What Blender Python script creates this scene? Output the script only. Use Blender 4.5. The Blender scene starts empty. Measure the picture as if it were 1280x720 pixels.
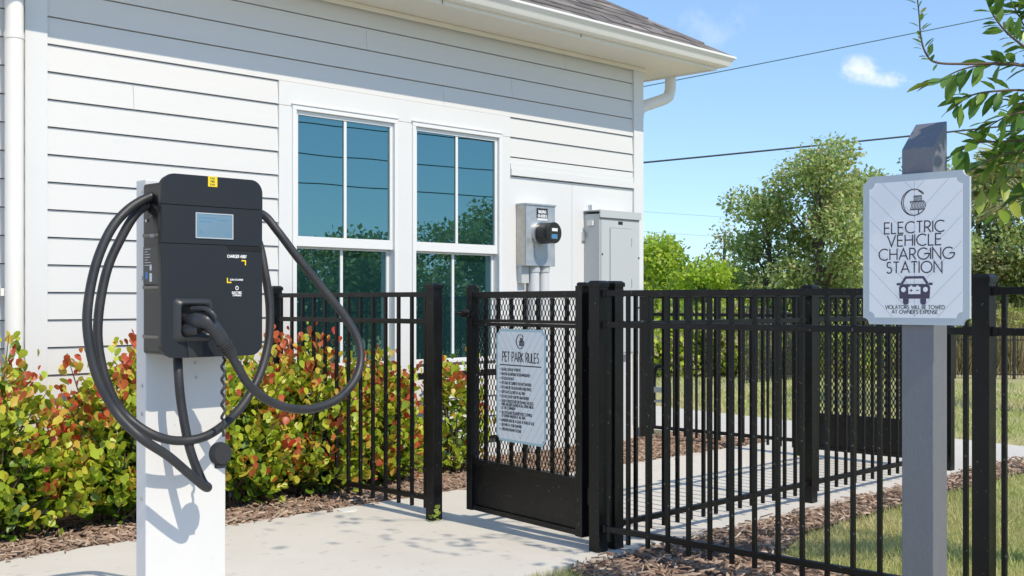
import bpy, math, random
import numpy as np
from mathutils import Vector, Matrix

random.seed(7)
rng = np.random.default_rng(7)
scene = bpy.context.scene
C = scene.collection

# ------------------------------------------------------------------ camera
# X runs along the white wall, Y into it.  The camera is level.
H, FPX, HOR = 1.17, 1480.0, 377.0
TH = math.radians(44.4)
FX, FY, RX, RY = math.cos(TH), math.sin(TH), math.sin(TH), -math.cos(TH)
cam = bpy.data.cameras.new('camera')
cam.sensor_width = 36.0
cam.lens = FPX / 1280.0 * 36.0
cam.shift_y = (HOR - 360.0) / 1280.0
cam.clip_end = 2000
camo = bpy.data.objects.new('camera', cam)
C.objects.link(camo)
camo.location = (0, 0, H)
camo.rotation_euler = (math.radians(90), 0, TH - math.radians(90))
scene.camera = camo

# ------------------------------------------------------------------ light
SUN_EL, SUN_AZ = math.radians(48.5), math.radians(3.5)     # light travels along +Y, a little towards +X
world = bpy.data.worlds.new('World')
scene.world = world
world.use_nodes = True
nt = world.node_tree
nt.nodes.clear()
w_out = nt.nodes.new('ShaderNodeOutputWorld')
bg = nt.nodes.new('ShaderNodeBackground')
sky = nt.nodes.new('ShaderNodeTexSky')
sky.sky_type = 'NISHITA'
sky.sun_disc = False
sky.sun_elevation = SUN_EL
sky.sun_rotation = math.radians(180) + SUN_AZ
sky.air_density = 1.0
sky.altitude = 1500.0
sky.dust_density = 0.1
sky.ozone_density = 2.5
bg.inputs[1].default_value = 0.128
tc = nt.nodes.new('ShaderNodeTexCoord')


def vm(op, a, b=None):
    n = nt.nodes.new('ShaderNodeVectorMath')
    n.operation = op
    nt.links.new(a, n.inputs[0])
    if b is not None:
        if isinstance(b, (tuple, list, Vector)):
            n.inputs[1].default_value = b
        else:
            nt.links.new(b, n.inputs[1])
    return n.outputs['Value'] if op in ('DOT_PRODUCT', 'LENGTH') else n.outputs[0]


def mm(op, a, b=None, clamp=False):
    n = nt.nodes.new('ShaderNodeMath')
    n.operation = op
    n.use_clamp = clamp
    for i, v in enumerate((a, b)):
        if v is None:
            continue
        if isinstance(v, (int, float)):
            n.inputs[i].default_value = v
        else:
            nt.links.new(v, n.inputs[i])
    return n.outputs[0]


def ray(px, py):
    u, v = (px - 640.0) / FPX, (HOR - py) / FPX
    return Vector((FX + RX * u, FY + RY * u, v))


def on_y(px, py, Y):
    d = ray(px, py); t = Y / d.y
    return Vector((d.x * t, Y, H + d.z * t))


def on_x(px, py, X):
    d = ray(px, py); t = X / d.x
    return Vector((X, d.y * t, H + d.z * t))


def on_d(px, py, t):
    d = ray(px, py)
    return Vector((d.x * t, d.y * t, H + d.z * t))


def on_g(px, py, z=0.0):
    d = ray(px, py); t = (z - H) / d.z
    return Vector((d.x * t, d.y * t, z))


# a few small fair-weather clouds in the sky
gen = tc.outputs['Generated']
cn = nt.nodes.new('ShaderNodeTexNoise')
cn.inputs['Scale'].default_value = 34.0
cn.inputs['Detail'].default_value = 7.0
cn.inputs['Roughness'].default_value = 0.62
nt.links.new(gen, cn.inputs['Vector'])
cloud = None
for (cx, cy, wx_, hy_, tilt, amt) in ((1074, 87, 30, 20, -0.2, 0.8), (1106, 98, 44, 13, -0.12, 0.75), (880, 38, 75, 36, 0.3, 0.22), (760, -160, 160, 60, 0.1, 0.8), (1500, 60, 120, 40, 0.1, 0.9),
                                      (240, -330, 200, 70, 0.2, 0.8)):
    d0 = ray(cx, cy).normalized()
    u = Vector((d0.y, -d0.x, 0)).normalized()
    v = u.cross(d0)
    u2 = u * math.cos(tilt) + v * math.sin(tilt)
    v2 = v * math.cos(tilt) - u * math.sin(tilt)
    rel = vm('SUBTRACT', gen, tuple(d0))
    a = mm('DIVIDE', vm('DOT_PRODUCT', rel, tuple(u2)), wx_ / FPX)
    b = mm('DIVIDE', vm('DOT_PRODUCT', rel, tuple(v2)), hy_ / FPX)
    r2 = mm('ADD', mm('MULTIPLY', a, a), mm('MULTIPLY', b, b))
    fall = mm('SUBTRACT', 1.0, mm('SQRT', r2))
    m = mm('ADD', fall, mm('MULTIPLY', mm('SUBTRACT', cn.outputs['Fac'], 0.54), 5.0))
    front = mm('GREATER_THAN', vm('DOT_PRODUCT', gen, tuple(d0)), 0.6)
    m = mm('MULTIPLY', mm('MULTIPLY', mm('MULTIPLY', m, 0.9, True), mm('MULTIPLY', fall, 2.2, True)), front)
    m = mm('MULTIPLY', m, amt)
    cloud = m if cloud is None else mm('MAXIMUM', cloud, m)
mix = nt.nodes.new('ShaderNodeMix')
mix.data_type = 'RGBA'
nt.links.new(cloud, mix.inputs['Factor'])
gm = nt.nodes.new('ShaderNodeGamma')
gm.inputs['Gamma'].default_value = 0.62
nt.links.new(sky.outputs[0], gm.inputs['Color'])
nt.links.new(vm('MULTIPLY', gm.outputs[0], (1.20, 1.50, 1.82)), mix.inputs['A'])
mix.inputs['B'].default_value = (5.2, 5.4, 5.7, 1)
nt.links.new(mix.outputs['Result'], bg.inputs[0])
nt.links.new(bg.outputs[0], w_out.inputs[0])

sun = bpy.data.lights.new('sun', 'SUN')
sun.energy = 2.45
sun.angle = math.radians(0.5)
sun.color = (1.0, 0.905, 0.745)
suno = bpy.data.objects.new('sun', sun)
C.objects.link(suno)
SUN_DIR = Vector((math.sin(SUN_AZ) * math.cos(SUN_EL), math.cos(SUN_AZ) * math.cos(SUN_EL), -math.sin(SUN_EL)))
suno.rotation_euler = SUN_DIR.to_track_quat('-Z', 'Y').to_euler()
suno.location = (0, -10, 20)

vs = scene.view_settings
vs.view_transform = 'Standard'
vs.look = 'None'
vs.exposure = 0.70
vs.gamma = 1.0
vs.use_curve_mapping = False
scene.cycles.max_bounces = 8
scene.cycles.transparent_max_bounces = 8

# ------------------------------------------------------------------ materials
MATS = {}


def mat(name, col, rough=0.6, metal=0.0, var=0.0, vscale=6.0, bump=0.0, bscale=80.0, bdist=0.002, col2=None, island=None, spec=0.5, vdetail=5.0,
        stretch=None, trans=0.0, coat=0.0, rvar=0.0, dirt=None):
    """Principled material.  var/col2: noise mix towards col2; island: list of colours chosen per loose piece."""
    m = bpy.data.materials.new(name)
    m.use_nodes = True
    t = m.node_tree
    b = t.nodes['Principled BSDF']
    b.inputs['Roughness'].default_value = rough
    b.inputs['Metallic'].default_value = metal
    b.inputs['Specular IOR Level'].default_value = spec
    if coat:
        b.inputs['Coat Weight'].default_value = coat
        b.inputs['Coat Roughness'].default_value = 0.15
    co = t.nodes.new('ShaderNodeTexCoord')
    src = co.outputs['Object']
    if stretch:
        mp = t.nodes.new('ShaderNodeMapping')
        mp.inputs['Scale'].default_value = stretch
        t.links.new(src, mp.inputs['Vector'])
        src = mp.outputs[0]
    colsock = None
    if island:
        g = t.nodes.new('ShaderNodeNewGeometry')
        oi = t.nodes.new('ShaderNodeObjectInfo')
        ad = t.nodes.new('ShaderNodeMath'); ad.operation = 'ADD'
        fr = t.nodes.new('ShaderNodeMath'); fr.operation = 'FRACT'
        t.links.new(g.outputs['Random Per Island'], ad.inputs[0])
        t.links.new(oi.outputs['Random'], ad.inputs[1])
        t.links.new(ad.outputs[0], fr.inputs[0])
        r = t.nodes.new('ShaderNodeValToRGB')
        el = r.color_ramp.elements
        n = len(island)
        while len(el) < n:
            el.new(0.5)
        for i, c in enumerate(island):
            el[i].position = i / max(1, n - 1)
            el[i].color = (*c, 1)
        t.links.new(fr.outputs[0], r.inputs[0])
        colsock = r.outputs[0]
    if var > 0 or dirt:
        c2 = col2 if col2 else tuple(x * 0.6 for x in col)
        nz = t.nodes.new('ShaderNodeTexNoise')
        nz.inputs['Scale'].default_value = vscale
        nz.inputs['Detail'].default_value = vdetail
        nz.inputs['Roughness'].default_value = 0.6
        t.links.new(src, nz.inputs['Vector'])
        rp = t.nodes.new('ShaderNodeValToRGB')
        rp.color_ramp.elements[0].position = 0.35
        rp.color_ramp.elements[1].position = 0.68
        t.links.new(nz.outputs['Fac'], rp.inputs[0])
        ml = t.nodes.new('ShaderNodeMath'); ml.operation = 'MULTIPLY'
        t.links.new(rp.outputs[0], ml.inputs[0])
        ml.inputs[1].default_value = var
        mx = t.nodes.new('ShaderNodeMix'); mx.data_type = 'RGBA'
        t.links.new(ml.outputs[0], mx.inputs['Factor'])
        if colsock is not None:
            t.links.new(colsock, mx.inputs['A'])
        else:
            mx.inputs['A'].default_value = (*col, 1)
        mx.inputs['B'].default_value = (*c2, 1)
        colsock = mx.outputs['Result']
        if rvar:
            ra = t.nodes.new('ShaderNodeMath'); ra.operation = 'MULTIPLY_ADD'
            t.links.new(rp.outputs[0], ra.inputs[0])
            ra.inputs[1].default_value = rvar
            ra.inputs[2].default_value = rough
            t.links.new(ra.outputs[0], b.inputs['Roughness'])
    if dirt:                                  # fine specks: (colour, scale, threshold, amount)
        n2 = t.nodes.new('ShaderNodeTexNoise')
        n2.inputs['Scale'].default_value = dirt[1]
        n2.inputs['Detail'].default_value = 3.0
        t.links.new(src, n2.inputs['Vector'])
        gt = t.nodes.new('ShaderNodeMapRange')
        gt.inputs['From Min'].default_value = dirt[2]
        gt.inputs['From Max'].default_value = dirt[2] + 0.06
        gt.inputs['To Max'].default_value = dirt[3]
        t.links.new(n2.outputs['Fac'], gt.inputs['Value'])
        m2 = t.nodes.new('ShaderNodeMix'); m2.data_type = 'RGBA'
        t.links.new(gt.outputs[0], m2.inputs['Factor'])
        if colsock is not None:
            t.links.new(colsock, m2.inputs['A'])
        else:
            m2.inputs['A'].default_value = (*col, 1)
        m2.inputs['B'].default_value = (*dirt[0], 1)
        colsock = m2.outputs['Result']
    if colsock is not None:
        t.links.new(colsock, b.inputs['Base Color'])
    else:
        b.inputs['Base Color'].default_value = (*col, 1)
    if bump:
        nb = t.nodes.new('ShaderNodeTexNoise')
        nb.inputs['Scale'].default_value = bscale
        nb.inputs['Detail'].default_value = 4.0
        t.links.new(src, nb.inputs['Vector'])
        bp = t.nodes.new('ShaderNodeBump')
        bp.inputs['Strength'].default_value = bump
        bp.inputs['Distance'].default_value = bdist
        t.links.new(nb.outputs['Fac'], bp.inputs['Height'])
        t.links.new(bp.outputs[0], b.inputs['Normal'])
    if trans:
        tr = t.nodes.new('ShaderNodeBsdfTranslucent')
        ms = t.nodes.new('ShaderNodeMixShader')
        ms.inputs[0].default_value = trans
        if colsock is not None:
            t.links.new(colsock, tr.inputs['Color'])
        else:
            tr.inputs['Color'].default_value = (*col, 1)
        out = t.nodes['Material Output']
        t.links.new(b.outputs[0], ms.inputs[1])
        t.links.new(tr.outputs[0], ms.inputs[2])
        t.links.new(ms.outputs[0], out.inputs['Surface'])
    MATS[name] = m
    return m


mat('siding', (0.69, 0.68, 0.665), 0.55, var=0.35, vscale=2.2, col2=(0.645, 0.65, 0.65), bump=0.25, bscale=55, bdist=0.002, stretch=(0.6, 1, 7))
mat('trim', (0.72, 0.72, 0.715), 0.5, var=0.3, vscale=3.0, col2=(0.67, 0.675, 0.675), bump=0.1, bscale=60)
mat('soffit', (0.82, 0.78, 0.70), 0.6, var=0.3, vscale=4, col2=(0.74, 0.70, 0.62), bump=0.1, bscale=90)
mat('gutter', (0.83, 0.81, 0.77), 0.3, var=0.3, vscale=3, col2=(0.74, 0.71, 0.66))
mat('vinyl', (0.76, 0.76, 0.755), 0.35)
mat('gap', (0.05, 0.05, 0.05), 0.8)
mat('shingle', (0.2, 0.17, 0.15), 0.95, island=[(0.12, 0.105, 0.097), (0.26, 0.23, 0.21), (0.17, 0.15, 0.14), (0.34, 0.30, 0.275), (0.10, 0.09, 0.087)],
    bump=0.9, bscale=220, bdist=0.004, var=0.35, vscale=90, col2=(0.10, 0.085, 0.075))
mat('roof_deck', (0.12, 0.10, 0.09), 0.95, var=0.5, vscale=30)
mat('fence', (0.005, 0.005, 0.006), 0.33, spec=0.34, var=0.5, vscale=9, col2=(0.010, 0.0098, 0.0095), rvar=0.2, dirt=((0.25, 0.24, 0.22), 60, 0.685, 0.6))
mat('fence_mesh', (0.015, 0.015, 0.015), 0.45)
mat('fence_far', (0.02, 0.02, 0.02), 0.5)
mat('concrete', (0.66, 0.62, 0.555), 0.85, var=0.7, vscale=1.6, col2=(0.585, 0.54, 0.475), bump=0.35, bscale=140, bdist=0.003, dirt=((0.40, 0.37, 0.32), 11, 0.62, 0.4))
mat('lot', (0.64, 0.605, 0.545), 0.9, var=0.6, vscale=2, col2=(0.57, 0.53, 0.47), bump=0.4, bscale=90)  # pale tone lets the added lot reflect sunlight into shaded faces
mat('grass_ground', (0.50, 0.43, 0.23), 0.95, var=0.7, vscale=0.75, col2=(0.30, 0.33, 0.10), bump=0.6, bscale=30, bdist=0.03)
mat('mulch_bed', (0.16, 0.105, 0.075), 0.95, var=0.8, vscale=18, col2=(0.045, 0.028, 0.02), bump=1.0, bscale=45, bdist=0.02)
mat('mulch_chip', (0.2, 0.12, 0.08), 0.9, island=[(0.125, 0.077, 0.056), (0.400, 0.269, 0.188), (0.237, 0.144, 0.100), (0.575, 0.438, 0.325), (0.188, 0.125, 0.094), (0.475, 0.331, 0.237)])
mat('grass_blade', (0.3, 0.3, 0.1), 0.75, island=[(0.374, 0.440, 0.121), (0.726, 0.627, 0.352), (0.506, 0.495, 0.187), (0.800, 0.726, 0.462), (0.638, 0.572, 0.286), (0.748, 0.660, 0.374)],
    var=0.6, vscale=0.75, col2=(0.374, 0.495, 0.099), trans=0.35, spec=0.25)
mat('dry_grass', (0.4, 0.33, 0.18), 0.85, island=[(0.46, 0.38, 0.22), (0.30, 0.26, 0.11), (0.52, 0.44, 0.27), (0.24, 0.24, 0.08)], trans=0.3, spec=0.2)
# charger
mat('charger_black', (0.016, 0.019, 0.025), 0.5, spec=0.4, bump=0.25, bscale=700, bdist=0.0006, var=0.3, vscale=6, col2=(0.020, 0.023, 0.030))
mat('charger_side', (0.004, 0.004, 0.0045), 0.30, bump=0.12, bscale=400, bdist=0.0005)
mat('charger_rib', (0.22, 0.2, 0.17), 0.45, metal=0.3)
mat('holster', (0.03, 0.032, 0.036), 0.4, bump=0.15, bscale=500, bdist=0.0005)
mat('hole', (0.004, 0.004, 0.004), 0.6)
mat('screen_frame', (0.6, 0.62, 0.64), 0.3, metal=0.4)
mat('pedestal', (0.72, 0.705, 0.685), 0.45, var=0.35, vscale=5, col2=(0.64, 0.65, 0.66), bump=0.06, bscale=200, dirt=((0.4, 0.4, 0.4), 35, 0.72, 0.4))
mat('cable', (0.022, 0.022, 0.025), 0.42, spec=0.55, bump=0.2, bscale=120, bdist=0.001, var=0.5, vscale=14, col2=(0.045, 0.044, 0.045), rvar=0.18)
mat('rubber', (0.03, 0.03, 0.032), 0.6)
mat('screw', (0.55, 0.55, 0.55), 0.35, metal=0.9)
mat('yellow', (0.85, 0.62, 0.02), 0.5)
mat('print_white', (0.8, 0.8, 0.8), 0.5)
mat('print_blue', (0.05, 0.25, 0.6), 0.5)
mat('print_dark', (0.035, 0.032, 0.045), 0.6)
mat('print_purple', (0.075, 0.06, 0.105), 0.6)
mat('print_line', (0.42, 0.43, 0.46), 0.6)
# signs
mat('sign_border', (0.50, 0.55, 0.59), 0.5)
mat('sign_white', (0.88, 0.88, 0.90), 0.5, var=0.15, vscale=3, col2=(0.84, 0.84, 0.87))
mat('rules_border', (0.42, 0.58, 0.65), 0.5)
mat('rules_white', (0.78, 0.82, 0.85), 0.5)
mat('post_paint', (0.175, 0.182, 0.205), 0.5, var=0.3, vscale=30, col2=(0.142, 0.149, 0.170), bump=0.55, bscale=150, bdist=0.003, stretch=(1, 1, 0.35))
# electrics
mat('galvanised', (0.43, 0.47, 0.50), 0.42, metal=0.55, var=0.7, vscale=22, col2=(0.56, 0.59, 0.61), rvar=0.2)
mat('galvanised_worn', (0.62, 0.57, 0.50), 0.6, var=0.8, vscale=16, col2=(0.46, 0.40, 0.33))
mat('panel_grey', (0.50, 0.525, 0.525), 0.5, var=0.2, vscale=5, col2=(0.46, 0.48, 0.48))
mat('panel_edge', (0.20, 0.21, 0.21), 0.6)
mat('steel', (0.62, 0.62, 0.62), 0.3, metal=0.85)
mat('black_plastic', (0.02, 0.02, 0.022), 0.3)
mat('meter_disc', (0.08, 0.22, 0.38), 0.3)
mat('conduit', (0.62, 0.63, 0.64), 0.45)
mat('wire', (0.03, 0.035, 0.035), 0.6)
mat('wire_green', (0.05, 0.12, 0.11), 0.6)
mat('wire_pale', (0.30, 0.36, 0.42), 0.6)
mat('pvc', (0.75, 0.74, 0.70), 0.5)
# vegetation
mat('bark', (0.16, 0.12, 0.09), 0.9, var=0.6, vscale=12, col2=(0.08, 0.06, 0.045), bump=0.6, bscale=40, bdist=0.01)
mat('twig', (0.13, 0.09, 0.06), 0.9, var=0.5, vscale=30)
mat('twig_green', (0.10, 0.11, 0.04), 0.7)
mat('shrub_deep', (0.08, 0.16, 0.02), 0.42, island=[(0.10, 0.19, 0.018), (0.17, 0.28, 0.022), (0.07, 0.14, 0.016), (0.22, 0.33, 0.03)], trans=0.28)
mat('shrub_gold', (0.6, 0.5, 0.08), 0.42, island=[(0.66, 0.58, 0.07), (0.62, 0.40, 0.06), (0.56, 0.56, 0.06), (0.68, 0.34, 0.07)], trans=0.3)
mat('shrub_green', (0.15, 0.3, 0.03), 0.42, island=[(0.280, 0.420, 0.030), (0.460, 0.540, 0.040), (0.360, 0.480, 0.035), (0.580, 0.600, 0.050), (0.240, 0.360, 0.030)], trans=0.30)
mat('shrub_red', (0.4, 0.1, 0.03), 0.42, island=[(0.440, 0.035, 0.020), (0.580, 0.130, 0.040), (0.360, 0.050, 0.025), (0.620, 0.200, 0.050), (0.500, 0.070, 0.030)], trans=0.30)
mat('tree_leaf', (0.1, 0.2, 0.03), 0.5, island=[(0.213, 0.325, 0.075), (0.500, 0.587, 0.188), (0.325, 0.450, 0.112), (0.650, 0.700, 0.300), (0.175, 0.275, 0.062), (0.562, 0.637, 0.225)], trans=0.42)
mat('tree_leaf_bright', (0.2, 0.4, 0.03), 0.5, island=[(0.291, 0.448, 0.034), (0.493, 0.650, 0.056), (0.381, 0.560, 0.045), (0.627, 0.717, 0.090), (0.224, 0.370, 0.034)], trans=0.42)
mat('tree_leaf_dark', (0.06, 0.12, 0.02), 0.5, island=[(0.156, 0.247, 0.058), (0.364, 0.429, 0.130), (0.234, 0.325, 0.078), (0.494, 0.520, 0.208), (0.130, 0.195, 0.052)], trans=0.38)
mat('tree_leaf_dry', (0.26, 0.22, 0.09), 0.6, island=[(0.384, 0.336, 0.144), (0.576, 0.492, 0.264), (0.288, 0.300, 0.108), (0.504, 0.456, 0.204), (0.240, 0.240, 0.096)], trans=0.35)
mat('near_leaf', (0.07, 0.16, 0.025), 0.38, island=[(0.070, 0.170, 0.030), (0.150, 0.280, 0.050), (0.090, 0.200, 0.030), (0.220, 0.360, 0.060), (0.110, 0.230, 0.035)], trans=0.38)
mat('near_leaf_young', (0.3, 0.4, 0.06), 0.38, island=[(0.26, 0.38, 0.05), (0.40, 0.46, 0.09), (0.20, 0.33, 0.04), (0.46, 0.48, 0.12)], trans=0.35)
mat('palm_leaf', (0.25, 0.26, 0.07), 0.5, island=[(0.22, 0.24, 0.06), (0.40, 0.36, 0.13), (0.15, 0.2, 0.04), (0.46, 0.40, 0.18)], trans=0.25)
mat('weed', (0.3, 0.4, 0.05), 0.5, trans=0.3)


def glass_mat():
    m = bpy.data.materials.new('window_glass'); m.use_nodes = True
    t = m.node_tree; t.nodes.clear()
    o = t.nodes.new('ShaderNodeOutputMaterial')
    g = t.nodes.new('ShaderNodeBsdfGlossy'); g.inputs['Roughness'].default_value = 0.0
    g.inputs['Color'].default_value = (0.140, 0.245, 0.255, 1)
    d = t.nodes.new('ShaderNodeBsdfDiffuse'); d.inputs['Color'].default_value = (0.006, 0.022, 0.024, 1)
    nz = t.nodes.new('ShaderNodeTexNoise'); nz.inputs['Scale'].default_value = 1.6; nz.inputs['Detail'].default_value = 1
    bp = t.nodes.new('ShaderNodeBump'); bp.inputs['Strength'].default_value = 0.03; bp.inputs['Distance'].default_value = 0.015
    co = t.nodes.new('ShaderNodeTexCoord')
    t.links.new(co.outputs['Object'], nz.inputs['Vector'])
    t.links.new(nz.outputs['Fac'], bp.inputs['Height'])
    t.links.new(bp.outputs[0], g.inputs['Normal'])
    a = t.nodes.new('ShaderNodeAddShader')
    t.links.new(g.outputs[0], a.inputs[0]); t.links.new(d.outputs[0], a.inputs[1])
    t.links.new(a.outputs[0], o.inputs[0])
    MATS['window_glass'] = m


glass_mat()


def screen_mat():
    m = bpy.data.materials.new('screen'); m.use_nodes = True
    b = m.node_tree.nodes['Principled BSDF']
    b.inputs['Base Color'].default_value = (0.08, 0.13, 0.18, 1)
    b.inputs['Roughness'].default_value = 0.08
    b.inputs['Specular IOR Level'].default_value = 0.8
    b.inputs['Emission Color'].default_value = (0.20, 0.34, 0.46, 1)
    b.inputs['Emission Strength'].default_value = 0.30
    MATS['screen'] = m
    m = bpy.data.materials.new('clear_cover'); m.use_nodes = True
    b = m.node_tree.nodes['Principled BSDF']
    b.inputs['Base Color'].default_value = (0.03, 0.03, 0.035, 1)
    b.inputs['Roughness'].default_value = 0.05
    b.inputs['Coat Weight'].default_value = 1.0
    MATS['clear_cover'] = m


screen_mat()

# ------------------------------------------------------------------ mesh helpers
ORG = {}


def org(p):
    return ORG.get(p.name, Vector((0, 0, 0))) if p is not None else Vector((0, 0, 0))


def link(name, me, parent=None, loc=None):
    o = bpy.data.objects.new(name, me)
    C.objects.link(o)
    if parent is not None:
        o.parent = parent
        ORG[o.name] = org(parent).copy()
    if loc is not None:
        o.location = loc
    return o


def tag(o, label=None, cat=None, group=None, kind=None):
    if label: o['label'] = label
    if cat: o['category'] = cat
    if group: o['group'] = group
    if kind: o['kind'] = kind
    return o


def thing(name, label, cat, loc=(0, 0, 0), group=None, local=False, rotz=0.0):
    o = bpy.data.objects.new(name, None)
    o.empty_display_size = 0.1
    C.objects.link(o)
    o.location = loc
    o.rotation_euler = (0, 0, rotz)
    ORG[o.name] = Vector((0, 0, 0)) if local else Vector(loc)
    return tag(o, label, cat, group)


class MB:
    def __init__(self):
        self.v, self.f, self.s = [], [], []

    def add(self, verts, faces, smooth=False):
        n = len(self.v)
        self.v += [tuple(p) for p in verts]
        self.f += [tuple(i + n for i in f) for f in faces]
        self.s += [smooth] * len(faces)
        return self

    def box(self, a, b):
        (x0, y0, z0), (x1, y1, z1) = a, b
        x0, x1 = min(x0, x1), max(x0, x1); y0, y1 = min(y0, y1), max(y0, y1); z0, z1 = min(z0, z1), max(z0, z1)
        return self.add([(x0, y0, z0), (x1, y0, z0), (x1, y1, z0), (x0, y1, z0), (x0, y0, z1), (x1, y0, z1), (x1, y1, z1), (x0, y1, z1)],
                        [(0, 3, 2, 1), (4, 5, 6, 7), (0, 1, 5, 4), (1, 2, 6, 5), (2, 3, 7, 6), (3, 0, 4, 7)])

    def tube(self, pts, rad, n=8, caps=True, smooth=True):
        pts = [Vector(p) for p in pts]
        if not isinstance(rad, (list, tuple)):
            rad = [rad] * len(pts)
        vs_, fs = [], []
        t0 = (pts[1] - pts[0]).normalized()
        up = Vector((0, 0, 1)) if abs(t0.z) < 0.9 else Vector((1, 0, 0))
        a = t0.cross(up).normalized()
        for i, p in enumerate(pts):
            t = (pts[min(i + 1, len(pts) - 1)] - pts[max(i - 1, 0)])
            t = t.normalized() if t.length > 1e-9 else t0
            a = a - t * a.dot(t)
            a = a.normalized() if a.length > 1e-6 else t.orthogonal().normalized()
            b = t.cross(a)
            for k in range(n):
                q = 2 * math.pi * k / n
                vs_.append(p + (a * math.cos(q) + b * math.sin(q)) * rad[i])
        for i in range(len(pts) - 1):
            for k in range(n):
                k2 = (k + 1) % n
                fs.append((i * n + k, i * n + k2, (i + 1) * n + k2, (i + 1) * n + k))
        self.add(vs_, fs, smooth)
        if caps:
            self.add(vs_[:n], [tuple(range(n))[::-1]])
            self.add(vs_[-n:], [tuple(range(n))])
        return self

    def prism(self, outline, fn0, fn1, smooth_side=False):
        """outline: list of 2D points; fn0/fn1 map (u, v) to front/back 3D points."""
        n = len(outline)
        a = [fn0(*p) for p in outline]
        b = [fn1(*p) for p in outline]
        self.add(a, [tuple(range(n))])
        self.add(b, [tuple(range(n))[::-1]])
        return self.add(a + b, [(i, i + n, (i + 1) % n + n, (i + 1) % n) for i in range(n)], smooth_side)

    def mesh(self, name, m=None, o=Vector((0, 0, 0))):
        me = bpy.data.meshes.new(name)
        me.from_pydata([(x - o[0], y - o[1], z - o[2]) for x, y, z in self.v], [], self.f)
        if any(self.s):
            me.polygons.foreach_set('use_smooth', self.s)
        if m:
            me.materials.append(MATS[m])
        me.validate()
        me.update()
        return me

    def build(self, name, m, parent=None, bevel=0.0, seg=2):
        me = self.mesh(name, m, org(parent))
        o = link(name, me, parent)
        if bevel:
            md = o.modifiers.new('bevel', 'BEVEL')
            md.width = bevel; md.segments = seg; md.limit_method = 'ANGLE'; md.angle_limit = math.radians(40)
            md.harden_normals = False
        return o


def box(name, m, a, b, parent=None, bevel=0.0):
    return MB().box(a, b).build(name, m, parent, bevel)


def rrect(x0, z0, x1, z1, r, n=6):
    pts = []
    for (cx, cz, a0) in ((x1 - r, z0 + r, -90), (x1 - r, z1 - r, 0), (x0 + r, z1 - r, 90), (x0 + r, z0 + r, 180)):
        for k in range(n + 1):
            a = math.radians(a0 + 90 * k / n)
            pts.append((cx + r * math.cos(a), cz + r * math.sin(a)))
    return pts


def catmull(P, per=10):
    P = [Vector(p) for p in P]
    P = [P[0] * 2 - P[1]] + P + [P[-1] * 2 - P[-2]]
    out = []
    for i in range(1, len(P) - 2):
        for k in range(per):
            t = k / per
            a, b, c, d = P[i - 1], P[i], P[i + 1], P[i + 2]
            out.append(0.5 * ((2 * b) + (c - a) * t + (2 * a - 5 * b + 4 * c - d) * t * t + (3 * b - a - 3 * c + d) * t ** 3))
    out.append(P[-2])
    return out


def array_mesh(name, V, F, mats, midx=None, smooth=False):
    """V (n,3) verts, F (m,k) equal-sized polygons."""
    me = bpy.data.meshes.new(name)
    m, k = F.shape
    me.vertices.add(len(V)); me.vertices.foreach_set('co', np.ascontiguousarray(V, dtype=np.float32).ravel())
    me.loops.add(m * k); me.loops.foreach_set('vertex_index', np.ascontiguousarray(F, dtype=np.int32).ravel())
    me.polygons.add(m)
    me.polygons.foreach_set('loop_start', np.arange(0, m * k, k, dtype=np.int32))
    for q in mats:
        me.materials.append(MATS[q])
    if midx is not None:
        me.polygons.foreach_set('material_index', np.ascontiguousarray(midx, dtype=np.int32))
    if smooth:
        me.polygons.foreach_set('use_smooth', np.ones(m, dtype=bool))
    me.update(calc_edges=True)
    return me


def scatter(name, T, TF, cen, ax, nor, size, mats, midx=None, smooth=False):
    """Copy template (verts T, faces TF) to every centre with long axis ax, normal nor and size (one or per-axis)."""
    ax = ax / np.linalg.norm(ax, axis=1, keepdims=True)
    nor = nor - (nor * ax).sum(1, keepdims=True) * ax
    nor = nor / (np.linalg.norm(nor, axis=1, keepdims=True) + 1e-9)
    b = np.cross(nor, ax)
    N = len(cen)
    size = np.asarray(size, dtype=float)
    if size.ndim == 1:
        size = np.stack([size, size, size], 1)
    V = cen[:, None, :] + T[None, :, 0:1] * (ax * size[:, 0:1])[:, None, :] + T[None, :, 1:2] * (b * size[:, 1:2])[:, None, :] + T[None, :, 2:3] * (nor * size[:, 2:3])[:, None, :]
    V = V.reshape(-1, 3)
    F = (TF[None] + (np.arange(N) * len(T))[:, None, None]).reshape(-1, TF.shape[1])
    mi = None if midx is None else np.repeat(midx, len(TF))
    return array_mesh(name, V, F, mats, mi, smooth)


# leaf templates: x along the leaf, y across, z off the leaf plane
ROUND_T = np.array([[0, 0, 0], [.30, .26, .03], [.66, .40, .07], [.93, .24, .05], [1.0, 0, .02], [.93, -.24, .05], [.66, -.40, .07], [.30, -.26, .03], [.33, 0, -.03], [.68, 0, -.03]])
ROUND_F = np.array([[0, 8, 1, 1], [8, 9, 2, 1], [9, 4, 3, 2], [0, 7, 8, 8], [7, 6, 9, 8], [6, 5, 4, 9]])
ROUND_T3 = ROUND_F.copy()
LANCE_T = np.array([[0, 0, 0], [.22, .13, .035], [.5, .19, .05], [.8, .12, .0], [1.0, 0, -.06], [.8, -.12, .0], [.5, -.19, .05], [.22, -.13, .035], [.25, 0, 0.0], [.52, 0, .012], [.8, 0, -.03]])
LANCE_F = np.array([[8, 9, 2, 1], [9, 10, 3, 2], [7, 6, 9, 8], [6, 5, 10, 9]])
LANCE_F3 = np.array([[0, 8, 1], [0, 7, 8], [10, 4, 3], [10, 5, 4]])
DIAM_T = np.array([[0, 0, 0], [.5, .32, .06], [1, 0, 0], [.5, -.32, .06]])
DIAM_F = np.array([[0, 3, 2, 1]])
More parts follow.
